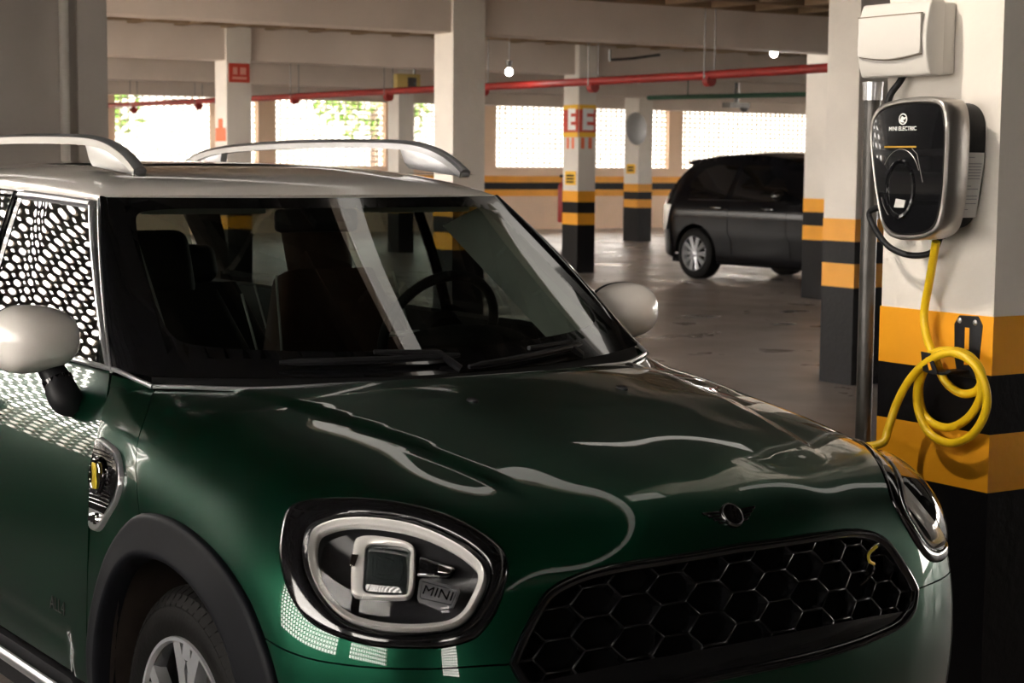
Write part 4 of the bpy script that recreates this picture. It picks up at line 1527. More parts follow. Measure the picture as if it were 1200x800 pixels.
for s in (-1, 1):
    mir = s > 0
    fx = lampmx(s)
    hl = empty('headlight', tuple(fx(LC)), parent=CAR)
    hl.location = (0, 0, 0)
    big = grow(lens, .013)
    bzp = strip('bezel', FM, even(from_angle(inset(UV(bez), .0012)), 140, True), even(from_angle(UV(big)), 140, True), ((0, -.02), (0, .0), (.05, .0035), (.15, .005), (.75, .005), (.92, .003), (1, -.001), (1, -.03)), GBLACK, hl, closed=True, mirror=mir)
    panel('lens', FM, UV(grow(lens, .0125)), [], LGLASS, hl, h=.014, off=.0, lip=0, mirror=mir, bulge=.020, bulge_w=.10)
    # bowl behind the lens
    m = MB()
    rings = []
    q = np.stack([(lens - LC) @ LX, (lens - LC) @ LY], 1)
    dz = (lens - LC) @ LN
    for (sc_, dd) in ((1.07, -.002), (1.0, -.03), (.93, -.055), (.6, -.075), (.2, -.08)):
        rings.append([tuple(fx(lp(a * sc_, b * sc_, z * min(1, sc_) + dd))) for (a, b), z in zip(q, dz)])
    m.grid(rings, closeu=True)
    m.add(rings[-1], [tuple(range(len(rings[-1])))])
    m.build('housing', LAMPIN, hl)
    # light ring: a flat band with a raised outer edge
    m = MB()
    rings = []
    g0 = inset(q, -.002)
    for d_in, dd in ((0, -.022), (0, -.004), (.002, .0015), (.005, .001), (.0075, -.004), (.012, -.006), (.0145, -.009), (.015, -.026)):
        g = inset(g0, d_in)
        rings.append([tuple(fx(lp(a, b, z + dd))) for (a, b), z in zip(g, dz)])
    m.grid(rings, closeu=True)
    m.build('light_ring', DRL, hl, smooth=60)
    # projector with its rounded square surround
    po = [(-.094, .080), (-.085, .087), (-.056, .090), (.004, .081), (.022, .070), (.026, .052), (.033, -.017), (.028, -.030), (.017, -.035), (-.060, -.037), (-.080, -.034), (-.088, -.010), (-.095, .05)]
    pi_ = [(-.072, .064), (-.066, .071), (-.052, .074), (.004, .070), (.016, .062), (.018, .043), (.024, -.017), (.022, -.026), (.012, -.028), (-.052, -.028), (-.062, -.022), (-.066, .0), (-.071, .045)]
    po, pi_ = sm(po, 4, True), sm(pi_, 4, True)
    mid = po * .45 + pi_ * .55
    m = MB()
    rings = [[tuple(fx(lp(a, b, d))) for a, b in L] for L, d in ((po * .99 + pi_ * .01, -.045), (po, -.034), (po * .85 + pi_ * .15, -.030), (po * .45 + pi_ * .55, -.029), (pi_, -.033), (pi_ * .98, -.050))]
    m.grid(rings, closeu=True)
    m.build('projector_surround', DRL, hl, smooth=50)
    m = MB()
    cen = pi_.mean(0)
    rings = [[tuple(fx(lp(*(cen + (p - cen) * k), d))) for p in pi_] for k, d in ((1.0, -.040), (.9, -.036), (.6, -.030), (.3, -.028), (.05, -.0275))]
    m.grid(rings, closeu=True)
    m.add(rings[-1], [tuple(range(len(rings[-1])))])
    pj_ = m.build('projector_lens', PROJ, hl)
    # high beam slot and reflector
    m = MB()
    m.prism([(.036, .052), (.10, .036), (.108, .030), (.100, .012), (.036, .012)], lp(0, 0, -.045), LX, LY, .012, ez=LN)
    m.v = [tuple(fx(np.array(p))) for p in m.v]
    m.build('reflector_slot', GBLACK, hl, bevel=.003)
    m = MB()
    m.prism([(.074, .036), (.100, .031), (.103, .026), (.098, .018), (.076, .020)], lp(0, 0, -.0325), LX, LY, .003, ez=LN)
    m.tube([lp(.038, .014, -.030), lp(.070, .014, -.030)], .0016, 6)
    m.prism([(-.094, .045), (-.080, .045), (-.084, .02), (-.094, .022)], lp(0, 0, -.030), LX, LY, .006, ez=LN)
    m.v = [tuple(fx(np.array(p))) for p in m.v]
    m.build('reflector', CHROME, hl, bevel=.001)
    # badge plate with the word MINI
    m = MB()
    m.prism([(.044, .0), (.050, .004), (.122, -.012), (.124, -.020), (.116, -.052), (.090, -.058), (.050, -.044), (.046, -.036)], lp(0, 0, -.030), LX, LY, .006, ez=LN)
    m.v = [tuple(fx(np.array(p))) for p in m.v]
    bp_ = m.build('badge_plate', mat('badge_grey', (.075, .075, .08), rough=.45) if 'badge_grey' not in MATS else MATS['badge_grey'], hl, bevel=.002)
    ex = LX * math.cos(.2) - LY * math.sin(.2)
    ey = LX * math.sin(.2) + LY * math.cos(.2)
    p0 = lp(.084, -.0255, -.0238)
    if s < 0:
        mt = basis(p0, ex, ey)
    else:
        mt = basis(fx(p0), -fx(ex), fx(ey))
    text('lettering', 'MINI', GBLACK, .026, mt, bp_, extrude=.0005, sx=1.15)
    m = MB().tube([lp(*p, -.0235) for p in ((.050, -.003), (.117, -.018), (.1185, -.022), (.112, -.047), (.054, -.037), (.051, -.034))], .0007, 5, closed=True)
    m.v = [tuple(fx(np.array(p))) for p in m.v]
    m.build('outline', GBLACK, bp_)

# ------------------------------------------------------------------ glasshouse
YE = lambda x: np.interp(-x, [.95, 1.02, 1.35, 1.72, 2.2, 2.6, 3.0, 3.3], [.602, .610, .622, .630, .630, .62, .60, .57])
ZE = lambda x: np.interp(-x, [.95, 1.02, 1.35, 1.72, 2.2, 2.6, 3.0, 3.3], [1.462, 1.465, 1.478, 1.485, 1.482, 1.47, 1.445, 1.41])
zcx = sm([(.93, 1.466), (.96, 1.488), (1.02, 1.507), (1.12, 1.523), (1.3, 1.539), (1.6, 1.549), (2.0, 1.551), (2.5, 1.543), (3.0, 1.52), (3.22, 1.497), (3.28, 1.46)], 8)
ZC = lambda x: np.interp(-x, zcx[:, 0], zcx[:, 1])
XF = lambda s: -.93 - .072 * abs(s) ** 2.2


def roofpt(i, s, dz=0., shrink=1.):
    x = XF(s) + (-3.28 - XF(s)) * i
    xi = x - (XF(s) + .93)
    y = YE(x) * s * shrink
    k = (max(0, 1 - abs(s) ** 3.6)) ** .5
    z = ZE(xi) + (max(ZE(xi), ZC(xi)) - ZE(xi)) * k
    return (x, y, z + dz)


II = [0, .004, .01, .018, .03, .045, .065, .09, .12, .16, .2, .26, .32, .4, .5, .6, .7, .8, .88, .94, .97, .985, 1]
SS = [math.sin(PI / 2 * t) for t in np.linspace(-1, 1, 41)]
m = MB().grid([[roofpt(i, s) for s in SS] for i in II])
# turned-down edges
m.grid([[roofpt(0, s) for s in SS], [(roofpt(0, s)[0] - .012, roofpt(0, s)[1], roofpt(0, s)[2] - .018) for s in SS]])
for s in (-1, 1):
    m.grid([[roofpt(i, s) for i in II], [(roofpt(i, s)[0], roofpt(i, s)[1], roofpt(i, s)[2] - .012) for i in II], [(roofpt(i, s)[0], roofpt(i, s)[1] - s * .012, roofpt(i, s)[2] - .014) for i in II]])
roof = m.build('roof', ROOFW, CAR, smooth=60)
MB().grid([[roofpt(i, s, -.035, .97) for s in SS] for i in II[3:-1]]).build('headliner', TRIM, roof)
MB().grid([[(x, y, ZE(x) + (ZC(x) - ZE(x)) * (1 - (abs(y) / YE(x)) ** 3.6) ** .5 + .004) for y in np.linspace(-.40, .40, 13)] for x in np.linspace(-1.42, -2.15, 12)]).build('sunroof', GBLACK, roof)


def wsp(s, t, d=0.):
    b = np.array([-.24 - .215 * s * s, .715 * s, 1.046 + .012 * s * s])
    tp = np.array([XF(s) + .004, .600 * s, 1.458 + .002 * s * s])
    p = b + (tp - b) * t
    n = np.array([.55, .22 * s, .82])
    n /= np.linalg.norm(n)
    return p + n * d


clr = sm([(-.86, .17), (-.90, .20), (-.925, .30), (-.915, .82), (-.89, .90), (-.80, .925), (-.3, .935), (.3, .935), (.80, .925), (.89, .90), (.915, .82), (.925, .30), (.90, .20), (.86, .17), (.3, .13), (-.3, .13)], 5, True)
sq = np.array([(-1, 0), (1, 0), (1, 1), (-1, 1)], float)
v, f = grid_poly(sq * [.6, .4], [clr * [.6, .4]], .03)
wf = MB().add([tuple(wsp(p[0] / .6, p[1] / .4)) for p in v], f)
wsc = MB().grid([[tuple(wsp(s, t)) for s in np.linspace(-.94, .94, 33)] for t in np.linspace(.10, .95, 17)])
wso = wsc.build('windscreen', WGLASS, CAR)
wf.build('black_border', GBLACK, wso)
# cowl between bonnet and windscreen
cw_ = sm(COWL, 6)
cwf = cat(cw_, (cw_ * [1, -1, 1])[::-1][1:])
rows = []
for k in np.linspace(0, 1, 7):
    row = []
    for p in cwf:
        sidx = np.clip(p[1] / .725, -1, 1)
        e = wsp(sidx, .02)
        row.append(tuple(np.array(p) * (1 - k) + e * k + np.array([0, 0, -.022 - .012 * math.sin(PI * k) + .018 * k])))
    rows.append(row)
MB().grid(rows).build('cowl', DASH, CAR)
MB().tube([tuple(p + np.array([-.004, 0, .004])) for p in cwf], .0052, 8).build('bonnet_edge_trim', SATIN, CAR)

# pillars, side windows, doors
BELT = lambda x: (-.762 - .012 * math.sin(max(0, min(1, (-x - .5) / 2.4)) * PI), 1.066 + .012 * (-x - .5) / 2.4)


def apil(k, t):
    a = wsp(-1, t)
    bt = np.array([-.555, -.772, 1.062])
    tp = np.array([-1.005, -.617, 1.456])
    b = bt + (tp - bt) * t + np.array([.01, -.012, .01]) * 4 * t * (1 - t)
    n = np.array([.3, -.75, .55])
    return a + (b - a) * k + n * .010 * 4 * k * (1 - k)


def sg(x0b, x0t, x1b, x1t, a, b, off=0.):
    """side glass surface between belt and roof edge; a along the car, b upwards"""
    xb = x0b + (x1b - x0b) * a
    xt = x0t + (x1t - x0t) * a
    yb, zb = BELT(xb)
    P0 = np.array([xb, yb + .006, zb])
    P1 = np.array([xt, -YE(xt) - .012, ZE(xt) - .012])
    p = P0 + (P1 - P0) * b
    n = np.array([0, -.93, .36])
    return p + n * (.009 * 4 * b * (1 - b) + off)


for s in (-1, 1):
    mr = s > 0
    m = MB().grid([[tuple(apil(k, t)) for k in np.linspace(0, 1, 7)] for t in np.linspace(0, 1, 15)])
    ap = m.build('windscreen_pillar', GBLACK, CAR, mirror=mr)
    MB().grid([[tuple(wsp(-k, t, -.012) + np.array([(-.20 if s > 0 else -.035) * q, 0, (-.07 if s > 0 else -.02) * q])) for k, q in ((.985, 0), (.93, .1), (.905, .5), (.89, 1))] for t in np.linspace(.06, .97, 12)]).build('pillar_trim', TRIM, ap, mirror=mr)
    MB().tube([tuple(apil(1.0, t) + np.array([0, -.002, 0])) for t in np.linspace(0, 1, 15)], .0035, 8).build('chrome_strip', SATIN, ap, mirror=mr)
    # doors
    dl = sm([(q[0], q[2]) for q in DOORF], 8)
    belt = [(x, BELT(x)[1] - .004) for x in np.linspace(-.60, -1.50, 12)]
    d1 = cat(np.array(belt), [(-1.505, .70), (-1.50, .45), (-1.47, .352)], dl[::-1][:-1])
    dr = panel('front_door', SM, d1, [], PAINT, CAR, h=.035, gap=.002, mirror=mr)
    panel('door_trim', SM, inset(clean(d1), .03), [], BLEATHER, dr, h=.08, off=-.06, lip=0, mirror=mr)
    belt2 = [(x, BELT(x)[1] - .004) for x in np.linspace(-1.51, -2.50, 12)]
    d2 = cat(np.array(belt2), [(-2.48, .95), (-2.38, .80), (-2.27, .70), (-2.22, .55), (-2.20, .352), (-1.475, .352), (-1.505, .45), (-1.51, .70)])
    dr2 = panel('rear_door', SM, d2, [], PAINT, CAR, h=.04, gap=.002, mirror=mr)
    panel('door_trim', SM, inset(clean(d2), .03), [], BLEATHER, dr2, h=.08, off=-.06, lip=0, mirror=mr)
    arc = [(-2.70 + .42 * math.cos(a), .335 + .42 * math.sin(a)) for a in np.linspace(math.radians(5), math.radians(185), 24)]
    belt3 = [(x, BELT(x)[1] - .004) for x in np.linspace(-2.51, -3.28, 10)]
    q3 = cat(np.array(belt3), [(-3.34, .95), (-3.40, .75), (-3.42, .55), (-3.38, .32), (-3.16, .29)], np.array(arc)[::-1], [(-2.23, .55), (-2.28, .705), (-2.39, .805), (-2.49, .95)])
    panel('rear_wing', SM, q3, [], PAINT, CAR, h=.04, gap=.002, mirror=mr)
    arc_i = [(-2.70 + .365 * math.cos(a), .335 + .365 * math.sin(a)) for a in np.linspace(math.radians(5), math.radians(185), 24)]
    panel('wheel_arch_trim', SM, cat(np.array(arc), np.array(arc_i)[::-1]), [], FLARE, CAR, h=.022, off=.012, lip=.03, mirror=mr)
    m = MB().grid([[(p[0], y, p[1]) for p in arc_i] for y in (-.86, -.5)])
    m.add([(p[0], -.5, p[1]) for p in arc_i], [tuple(range(len(arc_i)))])
    m.build('wheel_liner', BROWNLINER, CAR, mirror=mr)
    sill = panel('sill', SM, np.array([(-.455, .335), (-.452, .215), (-2.27, .215), (-2.24, .335)]), [], MBLACK, CAR, h=.05, off=.004, lip=.02, mirror=mr)
    MB().tube([(x, -.886, .300) for x in np.linspace(-.50, -2.2, 12)], .012, 10, flat=1.3).build('sill_trim', SATIN, sill, mirror=mr)
    cdm = MB()
    rows = []
    for x in np.linspace(-.58, -3.2, 24):
        yb, zb = BELT(x)
        rows.append([(x, yb + .004, zb - .012), (x, yb + .03, zb + .012), (x, yb + .07, zb + .006), (x, yb + .10, zb - .06), (x, yb + .08, zb - .30)])
    cdm.grid(rows).build('door_card', BLEATHER, dr, mirror=mr)
    # belt strip, glass, frames
    MB().tube([(-.425, -.727, 1.039), (-.47, -.742, 1.050)] + [(x, BELT(x)[0] - .004, BELT(x)[1] + .002) for x in np.linspace(-.545, -3.0, 26)], .0065, 8).build('belt_trim', SATIN, CAR, mirror=mr)
    for nm, pr in (('side_window', (-.615, -1.045, -1.475, -1.50)), ('side_window', (-1.535, -1.56, -2.36, -2.36)), ('side_window', (-2.44, -2.44, -3.08, -2.95))):
        aa = np.linspace(0, 1, 13)
        bb = np.linspace(.01, .955, 9)
        gw = MB().grid([[tuple(sg(*pr, a, b)) for a in aa] for b in bb]).build(nm, SGLASS, CAR, mirror=mr)
        fr = MB()
        fr.tube([tuple(sg(*pr, a, .965, .004)) for a in np.linspace(-.02, 1.02, 13)], .011, 8)
        fr.tube([tuple(sg(*pr, -.012, b, .003)) for b in np.linspace(.0, .97, 9)], .0085, 8)
        fr.build('frame', SATIN if pr[0] > -1 else GBLACK, gw, mirror=mr)
    MB().grid([[tuple(sg(-1.47, -1.495, -1.54, -1.565, a, b, .002)) for a in (0, .5, 1)] for b in np.linspace(0, 1, 9)]).build('door_pillar', GBLACK, CAR, mirror=mr)
    MB().grid([[tuple(sg(-2.36, -2.36, -2.445, -2.445, a, b, .002)) for a in (0, .5, 1)] for b in np.linspace(0, 1, 9)]).build('rear_pillar', GBLACK, CAR, mirror=mr)
    MB().grid([[tuple(sg(-3.07, -2.94, -3.28, -3.24, a, b, .004)) for a in (0, .5, 1)] for b in np.linspace(0, 1, 9)]).build('tail_pillar', GBLACK, CAR, mirror=mr)
    # small mirror triangle at the front of the window
    MB().grid([[tuple(sg(-.565, -1.01, -.64, -1.01, a, b, .004)) for a in (0, .5, 1)] for b in np.linspace(0, .45, 6)]).build('mirror_triangle', GBLACK, dr, mirror=mr)
    for hx in (-1.33, -2.27):
        MB().ball((hx, -.872, .93), (.10, .022, .022), 14, 8).build('door_handle', CHROME, dr if hx > -1.5 else dr2, mirror=mr)
    mt = basis((-.64, -.8815, .503), (1, 0, 0), (0, 0, 1)) if s < 0 else basis((-.64, .8815, .503), (-1, 0, 0), (0, 0, 1))
    text('badge', 'ALL4', STEEL, .045, mt, dr, extrude=.001)

    # wing mirror: rounded cap, black lower arm, glass
    wm = empty('wing_mirror', (0, 0, 0), parent=CAR)
    c = Vector((-.745, -.888, 1.128))
    ct = MB()
    rows = []
    NR = 13
    for i in range(NR):
        t = i / (NR - 1)
        ph = t * PI / 2 * 1.0
        fwd = .105 * math.sin(ph) - .01
        k = math.cos(ph) ** .85 if t < 1 else 0.0005
        row = []
        for j in range(36):
            a = 2 * PI * j / 36
            ca, sa = math.cos(a), math.sin(a)
            ex_ = abs(ca) ** .8 * (1 if ca > 0 else -1)
            ez2 = abs(sa) ** .8 * (1 if sa > 0 else -1)
            hx_ = .110
            hz_ = .082 if sa > 0 else .080
            row.append((c.x + fwd * (1 - .12 * ex_ * k), c.y + ex_ * hx_ * k, c.z + ez2 * hz_ * k * (1 - .10 * ex_ * k)))
        rows.append(row)
    ct.grid(rows, closeu=True)
    ct.build('cap', ROOFW, wm, mirror=mr, smooth=60)
    MB().grid([[(c.x - .012 - d, c.y + (p[1] - c.y) * k, c.z + (p[2] - c.z) * k) for p in rows[0]] for k, d in ((1, -.004), (1.0, .012), (.94, .022), (.90, .018), (.05, .016))], closeu=True).build('housing', MBLACK, wm, mirror=mr, smooth=50)
    MB().grid([[(c.x - .0305, c.y + (p[1] - c.y) * k, c.z + (p[2] - c.z) * k) for p in rows[0]] for k in (.88, .4, .01)], closeu=True).build('mirror_glass', CHROME, wm, mirror=mr)
    am = crom([(-.735, -.865, 1.075), (-.715, -.846, 1.035), (-.690, -.835, .99), (-.670, -.815, .955)], 5)
    rr = [.036, .036, .037, .038, .039, .040, .042, .044, .046, .047, .048, .047, .044, .038, .030, .02]
    MB().tube([tuple(p) for p in am], rr[:len(am)], 14, flat=.8).build('arm', MBLACK, wm, mirror=mr)
    MB().tube([tuple(p + np.array([0, 0, 0])) for p in am[5:7]], .0425, 14, flat=.8, caps=False).build('arm_ring', GBLACK, wm, mirror=mr)

    # roof rail
    rl = sm([(-1.005, -.505, 1.525), (-1.06, -.505, 1.553), (-1.13, -.506, 1.578), (-1.22, -.507, 1.598), (-1.34, -.508, 1.609), (-1.55, -.51, 1.614), (-1.9, -.512, 1.616), (-2.3, -.51, 1.610), (-2.6, -.505, 1.598), (-2.78, -.50, 1.578), (-2.90, -.495, 1.545), (-2.94, -.493, 1.525)], 5)
    m = MB()
    sec = [(-.016, -.014), (-.018, .006), (-.010, .012), (.0, .015), (.012, .012), (.018, .004), (.016, -.014)]
    rows = []
    for i, p in enumerate(rl):
        t = rl[min(i + 1, len(rl) - 1)] - rl[max(i - 1, 0)]
        t /= np.linalg.norm(t)
        up = np.array([-t[2], 0, t[0]]) * (1 if t[0] > 0 else -1)
        rows.append([tuple(p + np.array([0, a, 0]) + up * b) for a, b in sec])
    m.grid(rows, closeu=True)
    n = len(sec)
    m.f.append(tuple(range(n)))
    m.f.append(tuple(range(len(m.v) - n, len(m.v))))
    rr_ = m.build('roof_rail', SATIN, CAR, mirror=mr, smooth=35)
    for wv in ([(-.995, 1.515), (-1.005, 1.530), (-1.06, 1.558), (-1.13, 1.583), (-1.22, 1.596), (-1.355, 1.602), (-1.325, 1.555), (-1.30, 1.538)], [(-2.95, 1.515), (-2.90, 1.545), (-2.78, 1.575), (-2.6, 1.59), (-2.62, 1.535)]):
        MB().prism([(p[0], p[1]) for p in wv], (0, -.518, 0), (1, 0, 0), (0, 0, 1), .026, ez=(0, 1, 0)).build('rail_foot', SATIN, rr_, mirror=mr, bevel=.003)
    MB().grid([[(x, -.508 + y, 1.522 + .006 * (-x - 1)) for y in (-.028, .028)] for x in (-.985, -1.1, -1.2, -1.34)]).build('foot_gasket', MBLACK, rr_, mirror=mr)

# tail
prof = sm([(-3.30, .28), (-3.43, .34), (-3.47, .48), (-3.46, .64), (-3.42, .80), (-3.38, .98), (-3.33, 1.07)], 5)
MB().grid([[(x + .14 * abs(t) ** 2.4, float(SM.p([[-3.30, z]])[0][1]) * t, z) for t in np.linspace(-1, 1, 21)] for x, z in prof]).build('tailgate', PAINT, CAR)
MB().grid([[(x + .10 * abs(t) ** 2.4, (.70 - .12 * (z - 1.07) / .38) * t, z) for t in np.linspace(-1, 1, 15)] for x, z in ((-3.34, 1.075), (-3.31, 1.2), (-3.28, 1.35), (-3.27, 1.45))]).build('rear_window', SGLASS, CAR)
for s in (-1, 1):
    MB().ball((-3.36, s * .72, .86), (.06, .10, .13), 16, 10).build('tail_lamp', TAILR, CAR)

# underbody and cabin
MB().span((-3.3, -.74, .20), (.60, .74, .27)).build('underbody', DARK, CAR, smooth=0)
MB().span((-3.2, -.70, .27), (-.45, .70, .36)).build('cabin_floor', DARK, CAR, smooth=0)
ba = MB()
ba.add([(-.42, -.70, .27), (-.42, .70, .27), (-.42, .70, 1.0), (-.42, -.70, 1.0)], [(0, 1, 2, 3)])
ba.build('bulkhead', DARK, CAR)
dp = sm([(-.33, 1.035), (-.45, 1.045), (-.62, 1.055), (-.80, 1.045), (-.90, 1.01), (-.93, .94), (-.90, .84), (-.86, .72), (-.84, .60)], 5)
ds = MB().grid([[(x - .10 * abs(t) ** 2 * (1 if x > -.7 else 0.3), .705 * t, z - .02 * abs(t) ** 2) for t in np.linspace(-1, 1, 17)] for x, z in dp]).build('dashboard', DASH, CAR)
m = MB()
for t in (0, 1):
    pass
sw = empty('steering_wheel', (-.93, .37, 1.075), parent=CAR)
axw = Vector((-.90, 0, .42)).normalized()
a_, b_ = frame_from(axw)
m = MB().tube([a_ * (.182 * math.cos(t)) + b_ * (.182 * math.sin(t)) for t in np.linspace(0, 2 * PI, 41)[:-1]], .015, 10, closed=True)
m.build('rim', BLEATHER, sw)
m = MB()
for an in (0, PI, -PI / 2):
    d = Vector((0, 1, 0)) * math.cos(an) + (axw.cross(Vector((0, 1, 0)))).normalized() * math.sin(an) * (-1)
    m.tube([d * .05, d * .175], .014, 8, flat=.6)
m.build('spoke', SATIN, sw)
MB().lathe([(0, .025), (.05, .022), (.07, .0), (.065, -.03), (0, -.05)], (0, 0, 0), axw, 20).build('hub', BLEATHER, sw)
MB().ball((-.80, .37, 1.06), (.10, .20, .045), 16, 10).build('instrument_hood', DASH, CAR)


def seat(x, y, mtl, head=True, w=.50, rear=False, z0=.36):
    r = empty('rear_seat' if rear else 'front_seat', (x, y, z0), parent=CAR)
    MB().box((.26, 0, .14), (.52, w, .20)).build('cushion', mtl, r, bevel=.05, seg=4)
    lean = Matrix.Rotation(-.36, 3, 'Y')
    n = 9
    rows = []
    for i in range(n):
        t = i / (n - 1)
        h = .16 + .60 * t
        wd = w * (.92 + .06 * math.sin(PI * t)) * (1 - .30 * max(0, t - .6) / .4)
        row = []
        for j in range(24):
            a = 2 * PI * j / 24
            ca, sa = math.cos(a), math.sin(a)
            yy = wd / 2 * abs(ca) ** .6 * (1 if ca > 0 else -1)
            xx = (.07 + .02 * abs(yy / (wd / 2)) ** 3) * abs(sa) ** .7 * (1 if sa > 0 else -1)
            p = lean @ Vector((xx + (.035 * abs(yy / (w / 2)) ** 2 if sa > 0 else 0), yy, h - .1))
            row.append((p.x, p.y, p.z + .12))
        rows.append(row)
    m = MB().grid(rows, closeu=True)
    m.f.append(tuple(range(24)))
    m.f.append(tuple(range(len(m.v) - 24, len(m.v))))
    bk = m.build('backrest', mtl, r, bevel=.0, smooth=60)
    m = MB()
    for sy in (-1, 1):
        m.tube([tuple(lean @ Vector((.085, sy * (.235 * (1 - .25 * max(0, t - .55))) * w / .5, .08 + .56 * t)) + Vector((0, 0, .12))) for t in np.linspace(0, 1, 8)], .004, 6)
    m.build('piping', TRIM, bk)
    if head:
        c = lean @ Vector((.015, 0, .80)) + Vector((0, 0, .07))
        hr = MB().box((0, 0, 0), (.10, .215, .20 if not rear else .14), m=lean.copy())
        hr.v = [tuple(Vector(p) + c) for p in hr.v]
        hr.build('headrest', mtl, r, bevel=.04, seg=4)
        m = MB()
        for sy in (-.07, .07):
            m.tube([tuple(c + lean @ Vector((0, sy, -.08))), tuple(c + lean @ Vector((0, sy, -.18)))], .007, 8)
        m.build('headrest_post', CHROME, r)
    return r


seat(-.97, -.37, BLEATHER, z0=.44)
seat(-1.39, .37, LEATHER, z0=.46)
seat(-2.35, -.36, BLEATHER, rear=True)
seat(-2.35, .36, BLEATHER, rear=True)
seat(-2.36, 0, BLEATHER, rear=True, w=.24)
# cabin mirror and sensor housing
m = MB().box((-.98, .0, 1.395), (.04, .25, .065))
m.build('cabin_mirror', MBLACK, CAR, bevel=.015, seg=3)
MB().box((-.93, 0, 1.415), (.12, .12, .03), m=Matrix.Rotation(.55, 3, 'Y')).build('sensor_housing', MBLACK, CAR, bevel=.01)
for s in (-1, 1):
    MB().box((-1.06, s * .33, 1.445), (.16, .36, .018), m=Matrix.Rotation(.30, 3, 'Y')).build('sun_visor', TRIM, CAR, bevel=.006)

# wipers
for (pa, pb, pc) in (((-.62, .10), (.02, .11), None), ((.02, .05), (.62, .10), None)):
    w_ = empty('wiper', (0, 0, 0), parent=CAR)
    P = [wsp(pa[0] + (pb[0] - pa[0]) * t, pa[1] + (pb[1] - pa[1]) * t - .045, .016) for t in np.linspace(0, 1, 12)]
    MB().tube([tuple(p) for p in P], [.005] + [.009] * 10 + [.005], 8).build('blade', MBLACK, w_)
    P2 = [wsp(pb[0] - .02, .02, -.0), wsp(pb[0] - .08, pb[1] - .04, .022), wsp((pa[0] + pb[0]) / 2, (pa[1] + pb[1]) / 2 - .02, .026)]
    MB().tube([tuple(p) for p in P2], [.012, .009, .006], 8).build('arm', MBLACK, w_)

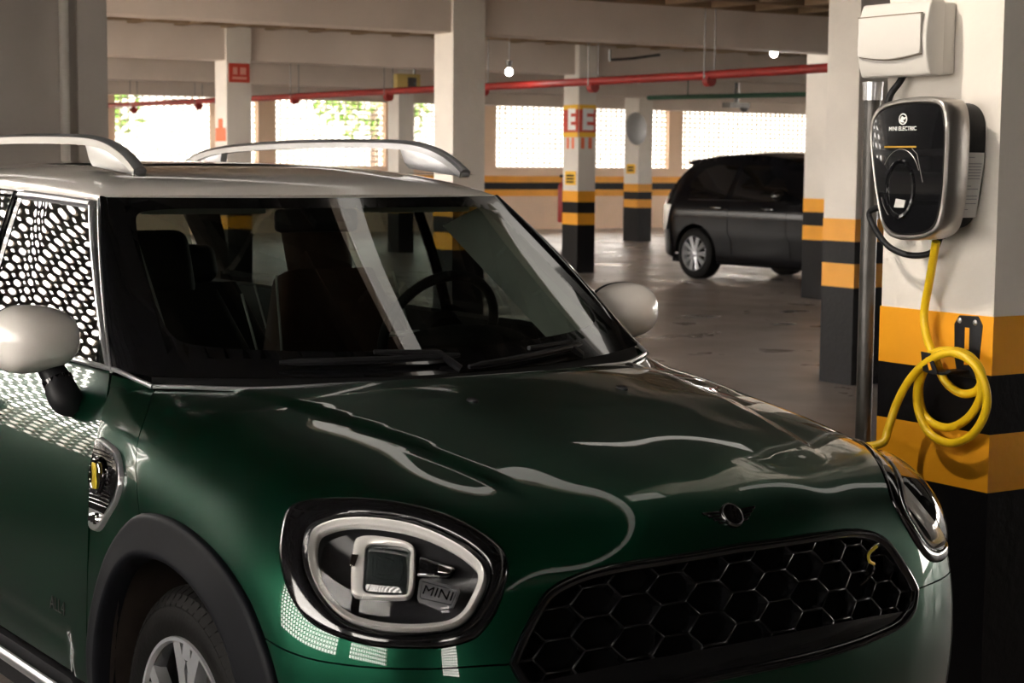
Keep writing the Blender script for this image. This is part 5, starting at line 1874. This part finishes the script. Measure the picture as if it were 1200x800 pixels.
# ------------------------------------------------------------------ wheels
def wheel(x, s):
    R0 = .332
    wh = empty('wheel', (x, s * .735, R0), parent=CAR)
    O = (0, 0, 0)
    AX = (0, s, 0)
    # tyre (height 0 is the wheel centre plane, positive outwards)
    MB().lathe([(.222, .100), (.232, .106), (.258, .112), (.280, .111), (.300, .103), (.314, .088), (.321, .060), (.324, -.09), (.312, -.105), (.26, -.112), (.225, -.10)], O, AX, 72).build('tyre', RUBBER, wh, smooth=50)
    m = MB()
    NB = 64
    a_, b_ = frame_from(Vector(AX))
    for k in range(NB):
        t0 = 2 * PI * k / NB
        for (h0, h1, r0, r1, sk) in ((.040, .072, R0, .3285, 0.), (.072, .093, .3285, .314, 0.), (.093, .108, .314, .292, 0.), (-.005, .034, R0, R0, .3), (-.048, -.011, R0, R0, .5), (-.10, -.054, .320, R0, .8)):
            t = t0 + sk * 2 * PI / NB
            t1 = t + 2 * PI / NB * .86
            V = []
            for tt in (t, t1):
                for (h, rr) in ((h0, r0), (h1, r1)):
                    for dr in (-.014, 0):
                        V.append(Vector(AX) * h + (a_ * math.cos(tt + .06 * (h - h0) / .06) + b_ * math.sin(tt + .06 * (h - h0) / .06)) * (rr + dr))
            m.add(V, [(0, 1, 3, 2), (4, 6, 7, 5), (1, 5, 7, 3), (0, 2, 6, 4), (0, 4, 5, 1), (2, 3, 7, 6)])
    m.build('tread', RUBBER, wh, weld=False, smooth=0)
    rim = MB().lathe([(.226, .100), (.224, .107), (.218, .107), (.213, .098), (.205, .085), (.196, .03), (.190, -.09)], O, AX, 64).build('rim', RIMB, wh, smooth=45)
    m = MB().lathe([(.2265, .1005), (.2245, .1085), (.217, .1085), (.2125, .099)], O, AX, 64)
    A = Vector(AX)

    def P(r, t, h):
        return A * h + (a_ * math.cos(t) + b_ * math.sin(t)) * r
    for k in range(5):
        t = 2 * PI * k / 5 + .30
        for d in (-1, 1):
            # each half of a double spoke, forked near the rim
            pts = [(.035, t + d * .30, .085), (.10, t + d * .17, .098), (.155, t + d * .16, .101), (.214, t + d * .24, .100)]
            for (w0, pp) in ((.018, pts), (.011, [(.150, t + d * .16, .1005), (.180, t + d * .06, .1005), (.214, t + d * .03, .099)])):
                for i in range(len(pp) - 1):
                    p, q = P(*pp[i]), P(*pp[i + 1])
                    e = (q - p).normalized()
                    sd = A.cross(e).normalized() * w0
                    V = [p - sd, p + sd, q + sd * .92, q - sd * .92]
                    V += [v_ - A * .028 for v_ in V]
                    m.add(V, [(0, 1, 2, 3), (7, 6, 5, 4), (0, 4, 5, 1), (1, 5, 6, 2), (2, 6, 7, 3), (3, 7, 4, 0)])
    m.lathe([(.0, .092), (.032, .092), (.038, .086), (.060, .082), (.064, .05)], O, AX, 24)
    m.build('spoke', RIMM, wh, weld=False, smooth=35)
    m = MB().lathe([(.0, .02), (.165, .02), (.165, -.005), (0, -.005)], O, AX, 40)
    m.build('brake_disc', mat('brake_steel', (.22, .21, .20), rough=.35, metal=1.) if 'brake_steel' not in MATS else MATS['brake_steel'], wh, smooth=40)
    MB().box((.13 if x > -1 else .13, 0, .05), (.07, .09, .13)).build('brake_caliper', STEEL, wh, bevel=.012)
    return wh


for wx in (-.02, -2.70):
    for s in (-1, 1):
        wheel(wx, s)

far_car()

# trees outside the perforated wall
for i, (u, w, z, r_) in enumerate(((-39, 12.3, 3.2, 1.6), (-39.5, 20.5, 3.4, 1.7), (-40, 9.5, 3.0, 1.4))):
    t = empty('tree', (u, w, 0))
    tag(t, ('green tree crown seen through the leftmost perforated window', 'green tree crown seen through the window left of the E column', 'green tree crown outside beyond the grey wall')[i], 'tree', 'trees outside the far wall')
    m = MB()
    rnd = random.Random(i)
    for k in range(420):
        a, b = rnd.uniform(0, 2 * PI), math.acos(rnd.uniform(-1, 1))
        rr = r_ * rnd.uniform(.5, 1)
        p = Vector((rr * math.sin(b) * math.cos(a), rr * math.sin(b) * math.sin(a), z + rr * .8 * math.cos(b)))
        q = Matrix.Rotation(rnd.uniform(0, 6.3), 3, Vector((rnd.uniform(-1, 1), rnd.uniform(-1, 1), rnd.uniform(-1, 1))).normalized())
        m.add([p + q @ Vector(e) for e in ((-.16, 0, 0), (0, -.08, .03), (.16, 0, 0), (0, .08, .03))], [(0, 1, 2, 3)])
    m.build('crown', LEAF, t, smooth=0, weld=False)
    MB().tube([(0, 0, -.2), (.05, 0, 1.2), (0, 0, z - .3)], [.16, .12, .08], 8).build('trunk', mat('bark', (.10, .07, .05), rough=.9) if 'bark' not in MATS else MATS['bark'], t)
